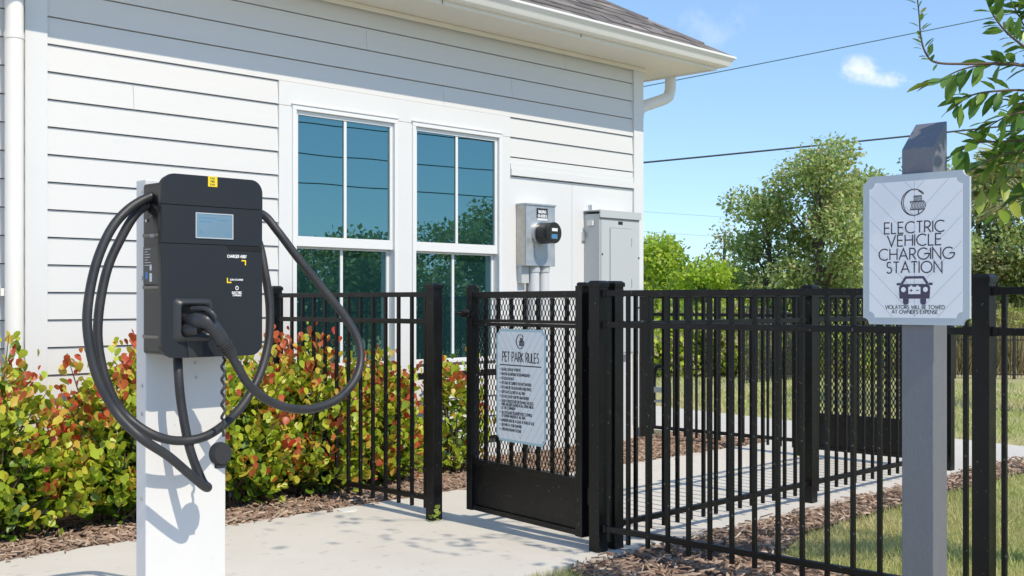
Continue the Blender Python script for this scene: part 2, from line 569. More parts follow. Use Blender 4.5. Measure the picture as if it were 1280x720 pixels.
CHIP_T = np.array([[-.5, -.5, 0], [.5, -.35, 0], [.5, .4, 0.1], [-.5, .5, 0.05], [-.4, -.1, 1], [.42, .05, .9]])
CHIP_F = np.array([[0, 1, 5, 4], [1, 2, 5, 5], [2, 3, 4, 5], [3, 0, 4, 4]])


def tri_fix(F):
    return F


def leaf_mesh(name, T, F, F3, m):
    me = bpy.data.meshes.new(name)
    faces = [tuple(dict.fromkeys(f)) for f in F.tolist()] + ([tuple(f) for f in F3.tolist()] if F3 is not None else [])
    me.from_pydata(T.tolist(), [], faces)
    me.polygons.foreach_set('use_smooth', [True] * len(faces))
    me.materials.append(MATS[m])
    me.update()
    return me


# scatter needs equal polygons: split the round leaf into triangles
def tris(F, F3=None):
    out = []
    for f in F.tolist():
        f = list(dict.fromkeys(f))
        if len(f) == 3:
            out.append(f)
        else:
            out += [[f[0], f[1], f[2]], [f[0], f[2], f[3]]]
    if F3 is not None:
        out += F3.tolist()
    return np.array(out)


ROUND_TRI = tris(ROUND_F)
LANCE_TRI = tris(LANCE_F, LANCE_F3)
CHIP_TRI = tris(CHIP_F)


def unit(n):
    v = rng.normal(size=(n, 3))
    return v / np.linalg.norm(v, axis=1, keepdims=True)


# ------------------------------------------------------------------ stroke lettering
def arc(cx, cy, rx, ry, a0, a1, n=14):
    return [(cx + rx * math.cos(math.radians(a0 + (a1 - a0) * i / n)), cy + ry * math.sin(math.radians(a0 + (a1 - a0) * i / n))) for i in range(n + 1)]


GL = {
    'A': (.82, [[(0, 0), (.41, 1), (.82, 0)], [(.15, .34), (.67, .34)]]),
    'B': (.52, [[(0, 0), (0, 1), (.24, 1)] + arc(.24, .76, .24, .24, 90, -90, 10)[1:] + [(0, .52)], [(.24, .52)] + arc(.26, .26, .27, .26, 90, -90, 10) + [(0, 0)]]),
    'C': (.86, [arc(.52, .5, .52, .5, 50, 310, 22)]),
    'D': (.76, [[(0, 0), (0, 1), (.26, 1)] + arc(.26, .5, .5, .5, 90, -90, 16)[1:] + [(0, 0)]]),
    'E': (.50, [[(.50, 1), (0, 1), (0, 0), (.50, 0)], [(0, .52), (.46, .52)]]),
    'F': (.48, [[(.48, 1), (0, 1), (0, 0)], [(0, .52), (.44, .52)]]),
    'G': (.98, [arc(.52, .5, .52, .5, 48, 360, 24) + [(.58, .5)]]),
    'H': (.68, [[(0, 0), (0, 1)], [(.68, 0), (.68, 1)], [(0, .52), (.68, .52)]]),
    'I': (.0, [[(0, 0), (0, 1)]]),
    'J': (.34, [[(.34, 1), (.34, .2)] + arc(.17, .18, .17, .18, 0, -170, 8)]),
    'K': (.62, [[(0, 0), (0, 1)], [(.55, 1), (.03, .5), (.62, 0)]]),
    'L': (.44, [[(0, 1), (0, 0), (.44, 0)]]),
    'M': (.94, [[(0, 0), (.14, 1), (.47, .18), (.80, 1), (.94, 0)]]),
    'N': (.74, [[(0, 0), (0, 1), (.74, 0), (.74, 1)]]),
    'O': (1.04, [arc(.52, .5, .52, .5, 0, 360, 26)]),
    'P': (.52, [[(0, 0), (0, 1), (.25, 1)] + arc(.25, .73, .27, .27, 90, -90, 10)[1:] + [(0, .46)]]),
    'Q': (1.04, [arc(.52, .5, .52, .5, 0, 360, 26), [(.62, .28), (1.0, -.04)]]),
    'R': (.56, [[(0, 0), (0, 1), (.25, 1)] + arc(.25, .73, .27, .27, 90, -90, 10)[1:] + [(0, .46)], [(.24, .46), (.56, 0)]]),
    'S': (.48, [arc(.25, .755, .21, .245, 40, 255, 12) + arc(.24, .255, .24, .255, 70, -150, 12)]),
    'T': (.56, [[(0, 1), (.56, 1)], [(.28, 1), (.28, 0)]]),
    'U': (.62, [[(0, 1), (0, .31)] + arc(.31, .31, .31, .31, 180, 360, 14) + [(.62, 1)]]),
    'V': (.76, [[(0, 1), (.38, 0), (.76, 1)]]),
    'W': (1.1, [[(0, 1), (.28, 0), (.55, .86), (.82, 0), (1.1, 1)]]),
    'X': (.64, [[(0, 0), (.64, 1)], [(0, 1), (.64, 0)]]),
    'Y': (.64, [[(0, 1), (.32, .48), (.64, 1)], [(.32, .48), (.32, 0)]]),
    'Z': (.6, [[(0, 1), (.6, 1), (0, 0), (.6, 0)]]),
    '0': (.52, [arc(.26, .5, .26, .5, 0, 360, 18)]),
    '1': (.18, [[(0, .8), (.18, 1), (.18, 0)]]),
    '4': (.54, [[(.54, .26), (0, .26), (.40, 1), (.40, 0)]]),
    '7': (.48, [[(0, 1), (.48, 1), (.14, 0)]]),
    '-': (.3, [[(0, .45), (.3, .45)]]),
    '.': (.04, [[(0, 0), (.04, 0)]]),
    "'": (.0, [[(0, 1), (0, .8)]]),
    ' ': (.28, []),
}


def strip(mb, pts, w, fn, closed=False, lift=0.0):
    """Flat ribbon of width w along a 2D polyline; fn maps (u, v, lift) to 3D."""
    n = len(pts)
    L, R = [], []
    for i in range(n):
        p = Vector(pts[i])
        if closed:
            a, b = Vector(pts[i - 1 if i else n - 2]), Vector(pts[i + 1 if i < n - 1 else 1])
        else:
            a = Vector(pts[i - 1]) if i else p - (Vector(pts[1]) - p)
            b = Vector(pts[i + 1]) if i < n - 1 else p + (p - Vector(pts[-2]))
        d1, d2 = (p - a).normalized(), (b - p).normalized()
        n1, n2 = Vector((-d1.y, d1.x)), Vector((-d2.y, d2.x))
        m = n1 + n2
        m = m.normalized() if m.length > 1e-6 else n1
        k = 1.0 / max(0.35, m.dot(n1))
        L.append(p + m * w * .5 * k); R.append(p - m * w * .5 * k)
    V = [fn(q.x, q.y, lift) for q in L] + [fn(q.x, q.y, lift) for q in R]
    mb.add(V, [(i + n, i + 1 + n, i + 1, i) for i in range(n - 1)])


def text_width(s, gap=.2):
    return sum(GL[c][0] + gap for c in s) - gap


def lettering(mb, s, x, y, h, w, fn, align='l', gap=.2, sx=1.0):
    """Letters of cap height h from (x, y) on the plane fn."""
    tw = text_width(s, gap) * h * sx
    if align == 'c':
        x -= tw / 2
    k = 0
    for c in s:
        for pl in GL[c][1]:
            P = [(x + q[0] * h * sx, y + q[1] * h) for q in pl]
            closed = len(P) > 3 and (Vector(P[0]) - Vector(P[-1])).length < 1e-6
            strip(mb, P, w, fn, closed, 0.00012 * (k % 2))
            k += 1
        x += (GL[c][0] + gap) * h * sx
    return tw


# ================================================================== SETTING
WY = 6.28                     # face of the wall
FXM = 4.25                    # line of the near fence
FXB = 7.97                    # line of the back fence
FYP = 3.59                    # line of the fence across
CONC_R, CONC_L = 3.50, 5.40   # concrete path edges


def ground_z(x, y):
    r = math.hypot(x, y)
    k = min(1.0, max(0.0, (r - 15.0) / 20.0))
    return -0.05 - 0.85 * (k * k * (3 - 2 * k)) * (1.0 if y > -20 else 1.0)


def build_ground():
    xs = list(np.concatenate([np.arange(-400, -40, 40), np.arange(-40, 60, 1.25), np.arange(60, 441, 40)]))
    n = len(xs)
    V = [(x, y, ground_z(x, y)) for y in xs for x in xs]
    F = [(j * n + i, j * n + i + 1, (j + 1) * n + i + 1, (j + 1) * n + i) for j in range(n - 1) for i in range(n - 1)]
    mb = MB(); mb.add(V, F, True)
    tag(mb.build('lawn', 'grass_ground'), 'sunlit patchy lawn spreading beyond the fences', None, None, 'structure')


build_ground()

# concrete path: along the wall through both gates, then turning past the building
pm = MB()
outline = [(-9, 2.9), (3.0, 2.9), (3.05, CONC_R), (9.35, CONC_R), (9.75, 3.75), (10.7, 8.5), (11.2, 16), (9.0, 16), (8.6, CONC_L + .1), (8.55, CONC_L), (-9, CONC_L)]
pm.prism(outline, lambda u, v: Vector((u, v, 0.0)), lambda u, v: Vector((u, v, -0.2)))
tag(pm.build('concrete_path', 'concrete', None, 0.006), kind='structure', label='pale concrete path running through both gates')

# unseen parking lot added to bounce light on to sign and charger; kerb to path
lot = MB(); lot.prism([(-40, -30), (3.0, -30), (3.0, 2.72), (-40, 2.72)], lambda u, v: Vector((u, v, -.036)), lambda u, v: Vector((u, v, -.3)))
tag(lot.build('bounce_lot', 'lot'), kind='structure', label='unseen pale parking lot added to bounce light on to the sign and charger')
kb = MB().box((-40, 2.722, -.3), (3.0, 2.898, .0)); tag(kb.build('kerb', 'concrete', None, .02), kind='structure', label='concrete kerb between the added parking lot and path')

# mulch beds
def wobble(pts, amp=0.05, step=0.12):
    out = []
    for i in range(len(pts)):
        a, b = Vector(pts[i]), Vector(pts[(i + 1) % len(pts)])
        n = max(1, int((b - a).length / step))
        for k in range(n):
            p = a.lerp(b, k / n)
            out.append((p.x + random.uniform(-amp, amp), p.y + random.uniform(-amp, amp)))
    return out


BEDS = {'wall': [(-9, CONC_L + .01), (8.6, CONC_L + .01), (8.6, WY + .03), (-9, WY + .03)],
        'fence': [(3.93, CONC_R - .012), (8.9, CONC_R - .012), (8.9, 3.22), (6.4, 3.2), (5.4, 3.18), (4.75, 2.95), (4.62, 2.4), (4.6, -1.5), (3.9, -1.5), (3.88, 2.6), (3.78, 3.2)]}


def bed(pts, z):
    mb = MB()
    mb.add([(x, y, z) for x, y in pts], [tuple(range(len(pts)))])
    o = mb.build('mulch_bed', 'mulch_bed')
    return o


tag(bed(BEDS['wall'], -0.015), kind='structure', label='mulch bed along the foot of the white wall')
tag(bed(BEDS['fence'], -0.012), kind='structure', label='mulch strip below the black fences')


def inside(poly, X, Y):
    r = np.zeros(len(X), dtype=bool)
    n = len(poly)
    for i in range(n):
        x0, y0 = poly[i]; x1, y1 = poly[(i + 1) % n]
        c = ((y0 > Y) != (y1 > Y)) & (X < (x1 - x0) * (Y - y0) / (y1 - y0 + 1e-12) + x0)
        r ^= c
    return r


def mulch_chips():
    P = []
    for (poly, x0, x1, y0, y1, n) in ((BEDS['wall'], .9, 8.55, CONC_L - .03, WY, 19000), (BEDS['fence'], 3.75, 8.9, .6, 3.56, 17000)):
        X = rng.uniform(x0, x1, n); Y = rng.uniform(y0, y1, n)
        k = inside(poly, X, Y) | ((poly is BEDS['wall']) & (Y < CONC_L + .02) & (rng.random(n) < .35))
        P.append(np.stack([X[k], Y[k], rng.uniform(-.012, .022, k.sum())], 1))
    # loose bits blown on to the slab
    n = 60
    P.append(np.stack([rng.uniform(2, 8, n), CONC_L - np.abs(rng.normal(0, .05, n)), np.full(n, .004)], 1))
    cen = np.concatenate(P)
    N = len(cen)
    a = rng.uniform(0, 2 * np.pi, N)
    ax = np.stack([np.cos(a), np.sin(a), rng.normal(0, .28, N)], 1)
    nor = np.stack([rng.normal(0, .35, N), rng.normal(0, .35, N), np.ones(N)], 1)
    L = rng.gamma(4.0, .009, N) + .012
    W = rng.uniform(.004, .012, N)
    me = scatter('mulch_chips', CHIP_T, CHIP_TRI, cen, ax, nor, np.stack([L, W, rng.uniform(.004, .010, N)], 1), ['mulch_chip'])
    tag(link('mulch_chips', me), kind='stuff', label='brown shredded bark mulch chips')


mulch_chips()


def grass_blades():
    path = outline
    P, S = [], []
    def region(n, fn, h):
        pts = fn(n)
        X, Y = pts[:, 0], pts[:, 1]
        k = ~(inside(path, X, Y) | inside(BEDS['wall'], X, Y))
        f = inside(BEDS['fence'], X, Y)
        k &= ~(f & (rng.random(len(X)) > .012))
        X, Y = X[k], Y[k]
        z = np.array([ground_z(x, y) for x, y in zip(X, Y)])
        P.append(np.stack([X, Y, z + .005], 1)); S.append(rng.gamma(6, h / 6, len(X)) + .015)
    def poly_sample(x0, x1, y0, y1):
        return lambda n: np.stack([rng.uniform(x0, x1, n), rng.uniform(y0, y1, n)], 1)
    region(52000, poly_sample(4.55, 7.5, 1.0, 3.3), .034)
    region(40000, poly_sample(6.5, 11.5, .6, 3.7), .038)
    region(22000, poly_sample(9.6, 16, 2.5, 9.0), .045)
    region(14000, poly_sample(11, 24, 3, 14), .06)
    region(5000, poly_sample(3.2, 3.95, 2.7, 3.5), .04)
    cen = np.concatenate(P); s = np.concatenate(S)
    N = len(cen)
    ax = np.stack([rng.normal(0, .8, N), rng.normal(0, .8, N), np.ones(N)], 1)
    nor = unit(N) * .7 + np.array([0, 0, 1.0])
    dist = np.linalg.norm(cen[:, :2], axis=1)
    wd = rng.uniform(.003, .006, N) * np.clip(dist / 6.0, 1, 3.2)
    T = np.array([[0, -.5, 0], [0, .5, 0], [.6, .3, .12], [1.0, 0, .35], [.6, -.3, .12]])
    F = np.array([[0, 1, 2], [0, 2, 4], [4, 2, 3]])
    me = scatter('grass', T, F, cen, ax, nor, np.stack([s, wd, s * .8], 1), ['grass_blade'])
    tag(link('grass', me), kind='stuff', label='short green and straw coloured grass blades')


grass_blades()

# ================================================================== BUILDING
XL, XR = -5.0, 8.0
bld = thing('building', 'white clapboard building with grey shingle roof and two tall windows', 'building', (0, WY, 0))


def wxp(px):
    return on_y(px, HOR, WY).x


X_T0, X_T1 = wxp(30), wxp(58)                  # vertical trim board near the downspout
X_W0, X_W1 = wxp(348), wxp(637)                # window surround
X_R = wxp(791)
ROW0, ROW = 2.718, 0.1495
W1 = (wxp(364), wxp(495.5)); W2 = (wxp(514), wxp(625.5))
WZ0, WZ1 = 0.71, 2.425
SOF = 3.16

wall = MB()
# sheathing behind the boards, open at the windows
yS = WY + .022
for (x0, x1, z0, z1) in ((XL, W1[0] + .01, 0, SOF), (W1[0] + .01, W1[1] - .01, 0, WZ0 + .02), (W1[0] + .01, W1[1] - .01, WZ1 - .02, SOF), (W1[1] - .01, W2[0] + .01, 0, SOF),
                         (W2[0] + .01, W2[1] - .01, 0, WZ0 + .02), (W2[0] + .01, W2[1] - .01, WZ1 - .02, SOF), (W2[1] - .01, XR - .02, 0, SOF)):
    wall.box((x0, yS, z0), (x1, yS + .1, z1))
wall.box((XR - .1, yS + .1, 0), (XR - .021, 15, SOF))
wallo = wall.build('wall', 'gap', bld)

PLANK = {}


def plank(x0, x1, z0, h=ROW, off=0.0):
    """One lap board: bottom edge proud, top tucked under the board above."""
    L = round(x1 - x0, 4)
    key = (L, round(h, 4))
    if key not in PLANK:
        t = .013
        prof = [(0.007, h - .0055), (0.019, h - .0055), (0.019, 0.0), (-0.005, 0.0)]     # (y, z); wall face at 0
        mb = MB()
        n = 4
        V = [(0, y, z) for y, z in prof] + [(L, y, z) for y, z in prof]
        mb.add(V, [(3, 2, 1, 0), (4, 5, 6, 7)] + [(i, (i + 1) % n, (i + 1) % n + n, i + n) for i in range(n)])
        PLANK[key] = mb.mesh('plank', 'siding')
    o = link('plank', PLANK[key], wallo, (x0, off, z0))
    return o


k = -3
while True:
    z = ROW0 - ROW * k
    k += 1
    if z < 0.12:
        break
    if z > SOF - .02:
        continue
    h = min(ROW, SOF - z - .014) if z + ROW > SOF - .014 else ROW
    plank(XL, X_T0 - .004, z, h)
    if z > 2.56:
        # long boards with staggered butt joints
        j = (X_T1 + [2.2, 3.6, 2.9, 4.2][k % 4])
        plank(X_T1 + .002, j - .0012, z, h); plank(j + .0012, X_R - .002, z, h)
    else:
        if k == 4:
            j = on_y(167, 105, WY).x
            plank(X_T1 + .002, j - .001, z); plank(j + .001, X_W0 - .002, z)
        else:
            plank(X_T1 + .002, X_W0 - .002, z)
        if z > 2.2:
            plank(X_W1 + .002, X_R - .002, z)
        if z + ROW < WZ0 - .05:
            plank(X_W0 + .002, X_W1 - .002, z)
tr = lambda nm, x0, x1, z0, z1, y0=-.012, y1=.021, m='trim', bv=.002: box(nm, m, (x0, WY + y0, z0), (x1, WY + y1, z1), bld, bv)
tr('foundation', XL, XR - .02, -.1, .118, -.002)
tr('corner_board', X_T0, X_T1, .1, SOF - .002, -.016)
tr('corner_board', X_R, XR, .1, SOF - .002, -.016)
tr('header_board', X_W0, X_W1, WZ1 - .01, ROW0 - ROW - .002, -.008)
tr('casing_board', X_W0, W1[0] + .01, WZ0 - .05, WZ1 - .012, -.008)
tr('casing_board', W1[1] - .01, W2[0] + .01, WZ0 - .05, WZ1 - .012, -.008)
tr('casing_board', W2[1] - .01, X_W1, WZ0 - .05, WZ1 - .012, -.008)
zb = ROW0 - ROW * 3 - .009
tr('belt_board', X_W1 + .002, X_R - .002, zb - .085, zb - .045, -.012)
tr('belt_board', X_W1 + .002, X_R - .002, zb - .043, zb, -.002)
tr('belt_moulding', X_W1 + .002, X_R - .002, zb - .135, zb - .087, -.022)
xa = wxp(715)
tr('wall_panel', X_W1 + .002, xa - .0012, .1, zb - .142, 0.0)
tr('wall_panel', xa + .0012, X_R - .002, .1, zb - .142, 0.0)
tr('side_corner_board', XR - .0195, XR + .004, .1, SOF - .003, .022, .14)
mbs = MB().box((XR - .018, WY + .145, .1), (XR - .004, 15, SOF)); mbs.build('side_wall', 'siding', bld)


def window(x0, x1, mid_off=0.0):
    w = box('window', 'vinyl', (x0, WY - .02, WZ1 - .030), (x1, WY + .09, WZ1), bld, .002)         # head of the frame
    fr = MB()
    fr.box((x0, WY - .02, WZ0), (x0 + .030, WY + .09, WZ1 - .0305)); fr.build('jamb', 'vinyl', w, .002)
    MB().box((x1 - .030, WY - .02, WZ0), (x1, WY + .09, WZ1 - .0305)).build('jamb', 'vinyl', w, .002)
    MB().box((x0 - .012, WY - .035, WZ0 - .04), (x1 + .012, WY + .09, WZ0 - .001)).build('sill', 'vinyl', w, .003)
    MB().box((x0 - .006, WY - .026, WZ1 + .001), (x1 + .006, WY - .009, WZ1 + .008)).build('drip_cap', 'trim', w)
    a, b = x0 + .031, x1 - .031
    zm0, zm1 = 1.522, 1.592
    def sash(z0, z1, y, s, bot, top):
        r = MB()
        r.box((a, y, z0 + bot + .0005), (a + s, y + .03, z1 - top - .0005)); r.box((b - s, y, z0 + bot + .0005), (b, y + .03, z1 - top - .0005))
        r.box((a, y - .001, z0), (b, y + .03, z0 + bot)); r.box((a, y - .001, z1 - top), (b, y + .03, z1))
        r.build('sash', 'vinyl', w, .0015)
        MB().box((a + s + .001, y + .013, z0 + bot + .001), (b - s - .001, y + .019, z1 - top - .001)).build('pane', 'window_glass', w)
        c = (a + b) / 2 + mid_off
        MB().box((c - .011, y + .004, z0 + bot + .001), (c + .011, y + .012, z1 - top - .001)).build('muntin', 'vinyl', w, .001)
    sash(zm0 + .004, WZ1 - .031, WY + .002, .024, zm1 - zm0 - .006, .026)
    sash(WZ0 + .001, zm0 + .02, WY + .042, .022, .05, .03)
    MB().box((a, WY + .0335, zm0 + .0225), (b, WY + .0405, zm0 + .05)).build('meeting_rail', 'vinyl', w)
    MB().box((a + .0, WY + .076, WZ0), (b, WY + .082, WZ1 - .03)).build('backing', 'gap', w)
    return w


window(*W1)
window(*W2)

# eave, gutter and roof
EY, EX = 5.86, 8.45            # fascia planes
so = MB()
so.add([(XL, EY, SOF), (EX, EY, SOF), (XR - .02, WY + .02, SOF), (XL, WY + .02, SOF)], [(0, 1, 2, 3)])
so.add([(EX, EY, SOF), (EX, 15, SOF), (XR - .02, 15, SOF), (XR - .02, WY + .02, SOF)], [(0, 1, 2, 3)])
so.build('soffit', 'soffit', bld)
MB().box((XL, WY - .03, SOF - .035), (XR + .02, WY - .017, SOF - .002)).build('frieze_moulding', 'soffit', bld, .002)
box('fascia', 'gutter', (XL, EY - .02, SOF - .012), (EX + .02, EY - .001, SOF + .11), bld, .002)
box('fascia', 'gutter', (EX + .001, EY - .0005, SOF - .012), (EX + .02, 15, SOF + .11), bld, .002)
# ogee gutter profile, out from fascia
GP = [(0, .015), (.055, .015), (.075, .022), (.088, .045), (.098, .068), (.115, .082), (.120, .088), (.120, .104), (.113, .104), (.113, .094), (.005, .094)]
g0, g1 = MB(), MB()
zg = SOF
n = len(GP)
yf = EY - .0205
xf = EX + .0205
A = [(XL, yf - o, zg + z) for o, z in GP]; B = [(xf + o, yf - o, zg + z) for o, z in GP]
g0.add(A + B, [(i, (i + 1) % n, (i + 1) % n + n, i + n) for i in range(n)], True)
Cc = [(xf + o, 15, zg + z) for o, z in GP]
g1.add(B + Cc, [(i, (i + 1) % n, (i + 1) % n + n, i + n) for i in range(n)], True)
for g in (g0, g1):
    o = g.build('gutter', 'gutter', bld)
    o.data.set_sharp_from_angle(angle=math.radians(35))
for xs_ in (5.3, 6.7):
    MB().box((xs_ - .002, EY - .026, SOF - .0105), (xs_ + .002, EY - .0203, SOF + .012)).build('fascia_joint', 'panel_edge', bld)
# roof planes
PIT = .62
ry0, rx0, rz0 = EY - .075, EX + .075, SOF + .108
RI = 4.6
rf = MB()
ridge = rz0 + PIT * RI
rf.add([(XL, ry0, rz0), (rx0, ry0, rz0), (rx0 - RI, ry0 + RI, ridge), (XL, ry0 + RI, ridge)], [(0, 1, 2, 3)])
rf.add([(rx0, ry0, rz0), (rx0, ry0 + 2 * RI, rz0), (rx0 - RI, ry0 + RI, ridge)], [(0, 1, 2)])
rf.add([(XL, ry0, rz0 - .02), (rx0, ry0, rz0 - .02), (rx0, ry0 + 2 * RI, rz0 - .02), (XL, ry0 + 2 * RI, rz0 - .02)], [(0, 3, 2, 1)])
rf.add([(XL, ry0 + 2 * RI, rz0), (rx0, ry0 + 2 * RI, rz0), (rx0 - RI, ry0 + RI, ridge), (XL, ry0 + RI, ridge)], [(0, 3, 2, 1)])
roof = rf.build('roof', 'roof_deck', bld)
cs = math.atan(PIT)
up = Vector((0, math.cos(cs), math.sin(cs))); nr = Vector((0, -math.sin(cs), math.cos(cs)))
SH = {}
def shingle(x, s, w, lift):
    """shingle tab: lower edge at distance s up the slope"""
    base = Vector((x, ry0, rz0)) + up * s + nr * lift
    key = round(w, 2)
    if key not in SH:
        mb = MB()
        h = .20
        V = []
        for (u, v) in ((0, 0), (w, 0), (w, h), (0, h)):
            for t in (.012 if v == 0 else .003, .0):
                p = Vector((u, 0, 0)) + up * v + nr * t
                V.append(p)
        mb.add(V, [(0, 2, 4, 6), (0, 1, 3, 2), (2, 3, 5, 4), (6, 7, 1, 0)])
        SH[key] = mb.mesh('shingle', 'shingle')
    link('shingle', SH[key], roof, base - org(roof))
for r in range(0, 13):
    s = r * .135 - .02
    lim = rx0 - max(0, s) * math.cos(cs) - .02
    x = 4.4 + random.uniform(0, .2)
    while x < lim - .06:
        w = random.choice([.2, .24, .28, .32])
        if x + w > lim:
            w = round(lim - x, 2)
            if w < .06:
                break
        shingle(x, s, w - .004, .004 + random.choice([0, .0, .005]))
        x += w
# hip caps
for i in range(9):
    s = i * .17 - .04
    a = Vector((rx0, ry0, rz0)) + Vector((-1, 1, PIT)) * s
    b = a + Vector((-1, 1, PIT)) * .22
    t = .014 + (.006 if i % 2 else 0)
    mb = MB()
    sd1, sd2 = Vector((-.12, 0, -.0)), Vector((0, .12, 0))
    V = [a + Vector((-.13, 0, 0.0)) + Vector((0, 0, t)), a + Vector((0, 0, t + .018)), a + Vector((0, .13, 0)) + Vector((0, 0, t)),
         b + Vector((-.13, 0, 0)) + Vector((0, 0, t - .008)), b + Vector((0, 0, t + .008)), b + Vector((0, .13, 0)) + Vector((0, 0, t - .008))]
    V += [v - Vector((0, 0, .014)) for v in V[:3]]
    mb.add(V, [(0, 1, 4, 3), (1, 2, 5, 4), (0, 6, 7, 1), (1, 7, 8, 2)])
    mb.build('hip_cap', 'shingle', roof)


def downspout(label_pts, r, m, seam=None):
    mb = MB()
    mb.tube(label_pts, r, 14)
    return mb.build('downspout', m, bld)


# left downspout: round pipe in front of the wall, with a coupling
xd = wxp(15) - .02
yd = WY - .075
dsp = downspout([(xd, yd, 0.05), (xd, yd, SOF + .02)], .047, 'gutter')
zc = on_y(15, 41, yd).z
MB().tube([(xd, yd, zc - .03), (xd, yd, zc + .002)], .0505, 14).build('coupling', 'gutter', dsp)
MB().box((xd - .06, yd + .02, 1.2), (xd + .06, WY - .0165, 1.24)).build('strap', 'gutter', dsp)
# downspout on the side of the building: out of the side gutter, elbow back to the wall
ys_ = 6.37
pts = [(EX + .07, ys_, SOF + .03), (EX + .07, ys_, SOF - .07), (EX + .06, ys_, SOF - .13), (EX + .0, ys_, SOF - .19), (XR + .13, ys_, SOF - .30), (XR + .07, ys_, SOF - .36), (XR + .055, ys_, SOF - .42)]
dsp2 = downspout(catmull(pts, 5) + [Vector((XR + .055, ys_, .1))], .05, 'gutter')

# ================================================================== METER AND PANEL ON THE WALL
mx0, mx1, my, mz0, mz1 = 6.457, 6.779, 6.171, 1.441, 1.912
met = thing('electric_meter', 'galvanised meter box with round glass meter mounted on the white wall', 'electric meter', ((mx0 + mx1) / 2, WY, mz0))
box('enclosure', 'galvanised', (mx0, my, mz0), (mx1, WY - .001, mz1), met, .004)
MB().add([(mx0 - .0015, my + .012, mz0 + .01), (mx0 - .0015, WY - .006, mz0 + .01), (mx0 - .0015, WY - .006, mz1 - .012), (mx0 - .0015, my + .012, mz1 - .012)], [(0, 3, 2, 1)]).build('worn_side', 'galvanised_worn', met)['label'] = 'stained beige side of the box'
box('lid_flange', 'galvanised', (mx0 - .006, my - .008, mz1 - .010), (mx1 + .006, WY - .003, mz1 + .004), met, .002)
mc = on_y(675, 292, my)
ring = MB()
ring.tube([(mc.x, my - .001, mc.z), (mc.x, my - .028, mc.z)], .094, 28)
ring.build('retaining_ring', 'steel', met)
dome = MB()
dome.tube([(mc.x, my - .027, mc.z), (mc.x, my - .10, mc.z), (mc.x, my - .135, mc.z), (mc.x, my - .145, mc.z)], [.082, .080, .078, .070], 28)
dm = dome.build('meter', 'black_plastic', met)
dr = MB(); dr.tube([(mc.x, my - .140, mc.z), (mc.x, my - .149, mc.z)], .0805, 28); dr.build('meter_rim', 'black_plastic', dm)
df = MB(); df.tube([(mc.x, my - .1491, mc.z), (mc.x, my - .151, mc.z)], .068, 24); df.build('meter_face', 'clear_cover', dm)
dq = MB(); dq.box((mc.x - .035, my - .1525, mc.z - .045), (mc.x + .03, my - .1512, mc.z - .01)); dq.build('nameplate', 'meter_disc', dm)
dq = MB(); dq.box((mc.x - .03, my - .1525, mc.z + .012), (mc.x + .032, my - .1512, mc.z + .035)); dq.build('display', 'print_white', dm)
oval = MB()
oval.prism(arc(0, 0, .062, .05, 180, 360, 14) + [(.062, .09), (-.062, .09)], lambda u, v: Vector((mc.x + .002 + u, my - .0035, mc.z - .145 + v)), lambda u, v: Vector((mc.x + .002 + u, my - .0005, mc.z - .145 + v)))
oval.build('cover_boss', 'panel_grey', met)
lp0, lp1 = on_y(671, 260, my), on_y(684, 273, my)
box('label_plate', 'black_plastic', (lp0.x - .002, my - .003, lp1.z), (lp1.x + .002, my - .0005, lp0.z), met)
tx = MB()
fn = lambda u, v, l: Vector((u, my - .0036 - l, v))
cxl = (lp0.x + lp1.x) / 2
lettering(tx, 'BUILDING', cxl, lp0.z - .036, .020, .0055, fn, 'c', .3, .68)
lettering(tx, 'ON METER B', cxl, lp0.z - .069, .020, .0055, fn, 'c', .3, .56)
tx.build('lettering', 'print_white', met)
box('paper_strip', 'print_white', (lp0.x + .006, my - .0025, lp1.z - .018), (lp1.x, my - .0005, lp1.z - .004), met)
for i, px in enumerate((668.5, 680.5)):
    p = on_y(px, 350, WY - .06)
    cd = MB()
    cd.tube([(p.x, WY - .05, .02), (p.x, WY - .05, mz0 - .001)], .043, 16)
    c = cd.build('conduit', 'conduit', met)
    MB().tube([(p.x, WY - .05, mz0 - .045), (p.x, WY - .05, mz0 - .002)], .049, 16).build('conduit_collar', 'panel_grey', c)
box('bracket', 'panel_grey', (mx0 + .01, WY - .05, mz0 - .13), (mx0 + .09, WY - .002, mz0 - .001), met)

px0, px1, pyf, pz0, pz1 = 7.244, 7.756, 6.111, .736, 1.904
pan = thing('electrical_panel', 'tall grey breaker panel cabinet beside the meter at the wall corner', 'electrical panel', ((px0 + px1) / 2, WY, pz0))
box('cabinet', 'panel_grey', (px0, pyf + .004, pz0), (px1, WY - .001, pz1 - .03), pan, .004)
hd = MB()
hd.prism([(0, 0), (.178, 0), (.178, -.06), (.170, -.06), (.168, -.012), (0, -.006)], lambda u, v: Vector((px0 - .008, WY - .002 - u, pz1 + v + .0)), lambda u, v: Vector((px1 + .008, WY - .002 - u, pz1 + v)))
hd.build('rain_hood', 'panel_grey', pan)
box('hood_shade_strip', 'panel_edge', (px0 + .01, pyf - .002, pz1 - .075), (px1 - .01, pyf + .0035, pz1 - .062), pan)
box('dead_front', 'panel_grey', (px0 + .012, pyf - .004, pz0 + .02), (px1 - .012, pyf + .0038, pz1 - .08), pan, .002)
d0, d1 = on_y(762, 285, pyf), on_y(788, 360, pyf)
dz0 = .98
dr0 = box('door', 'panel_grey', (d0.x, pyf - .010, dz0), (d1.x, pyf - .0045, d0.z), pan, .0015)
box('door_gap', 'panel_edge', (d0.x - .004, pyf - .0044, dz0 - .004), (d1.x + .004, pyf - .00405, d0.z + .004), pan)
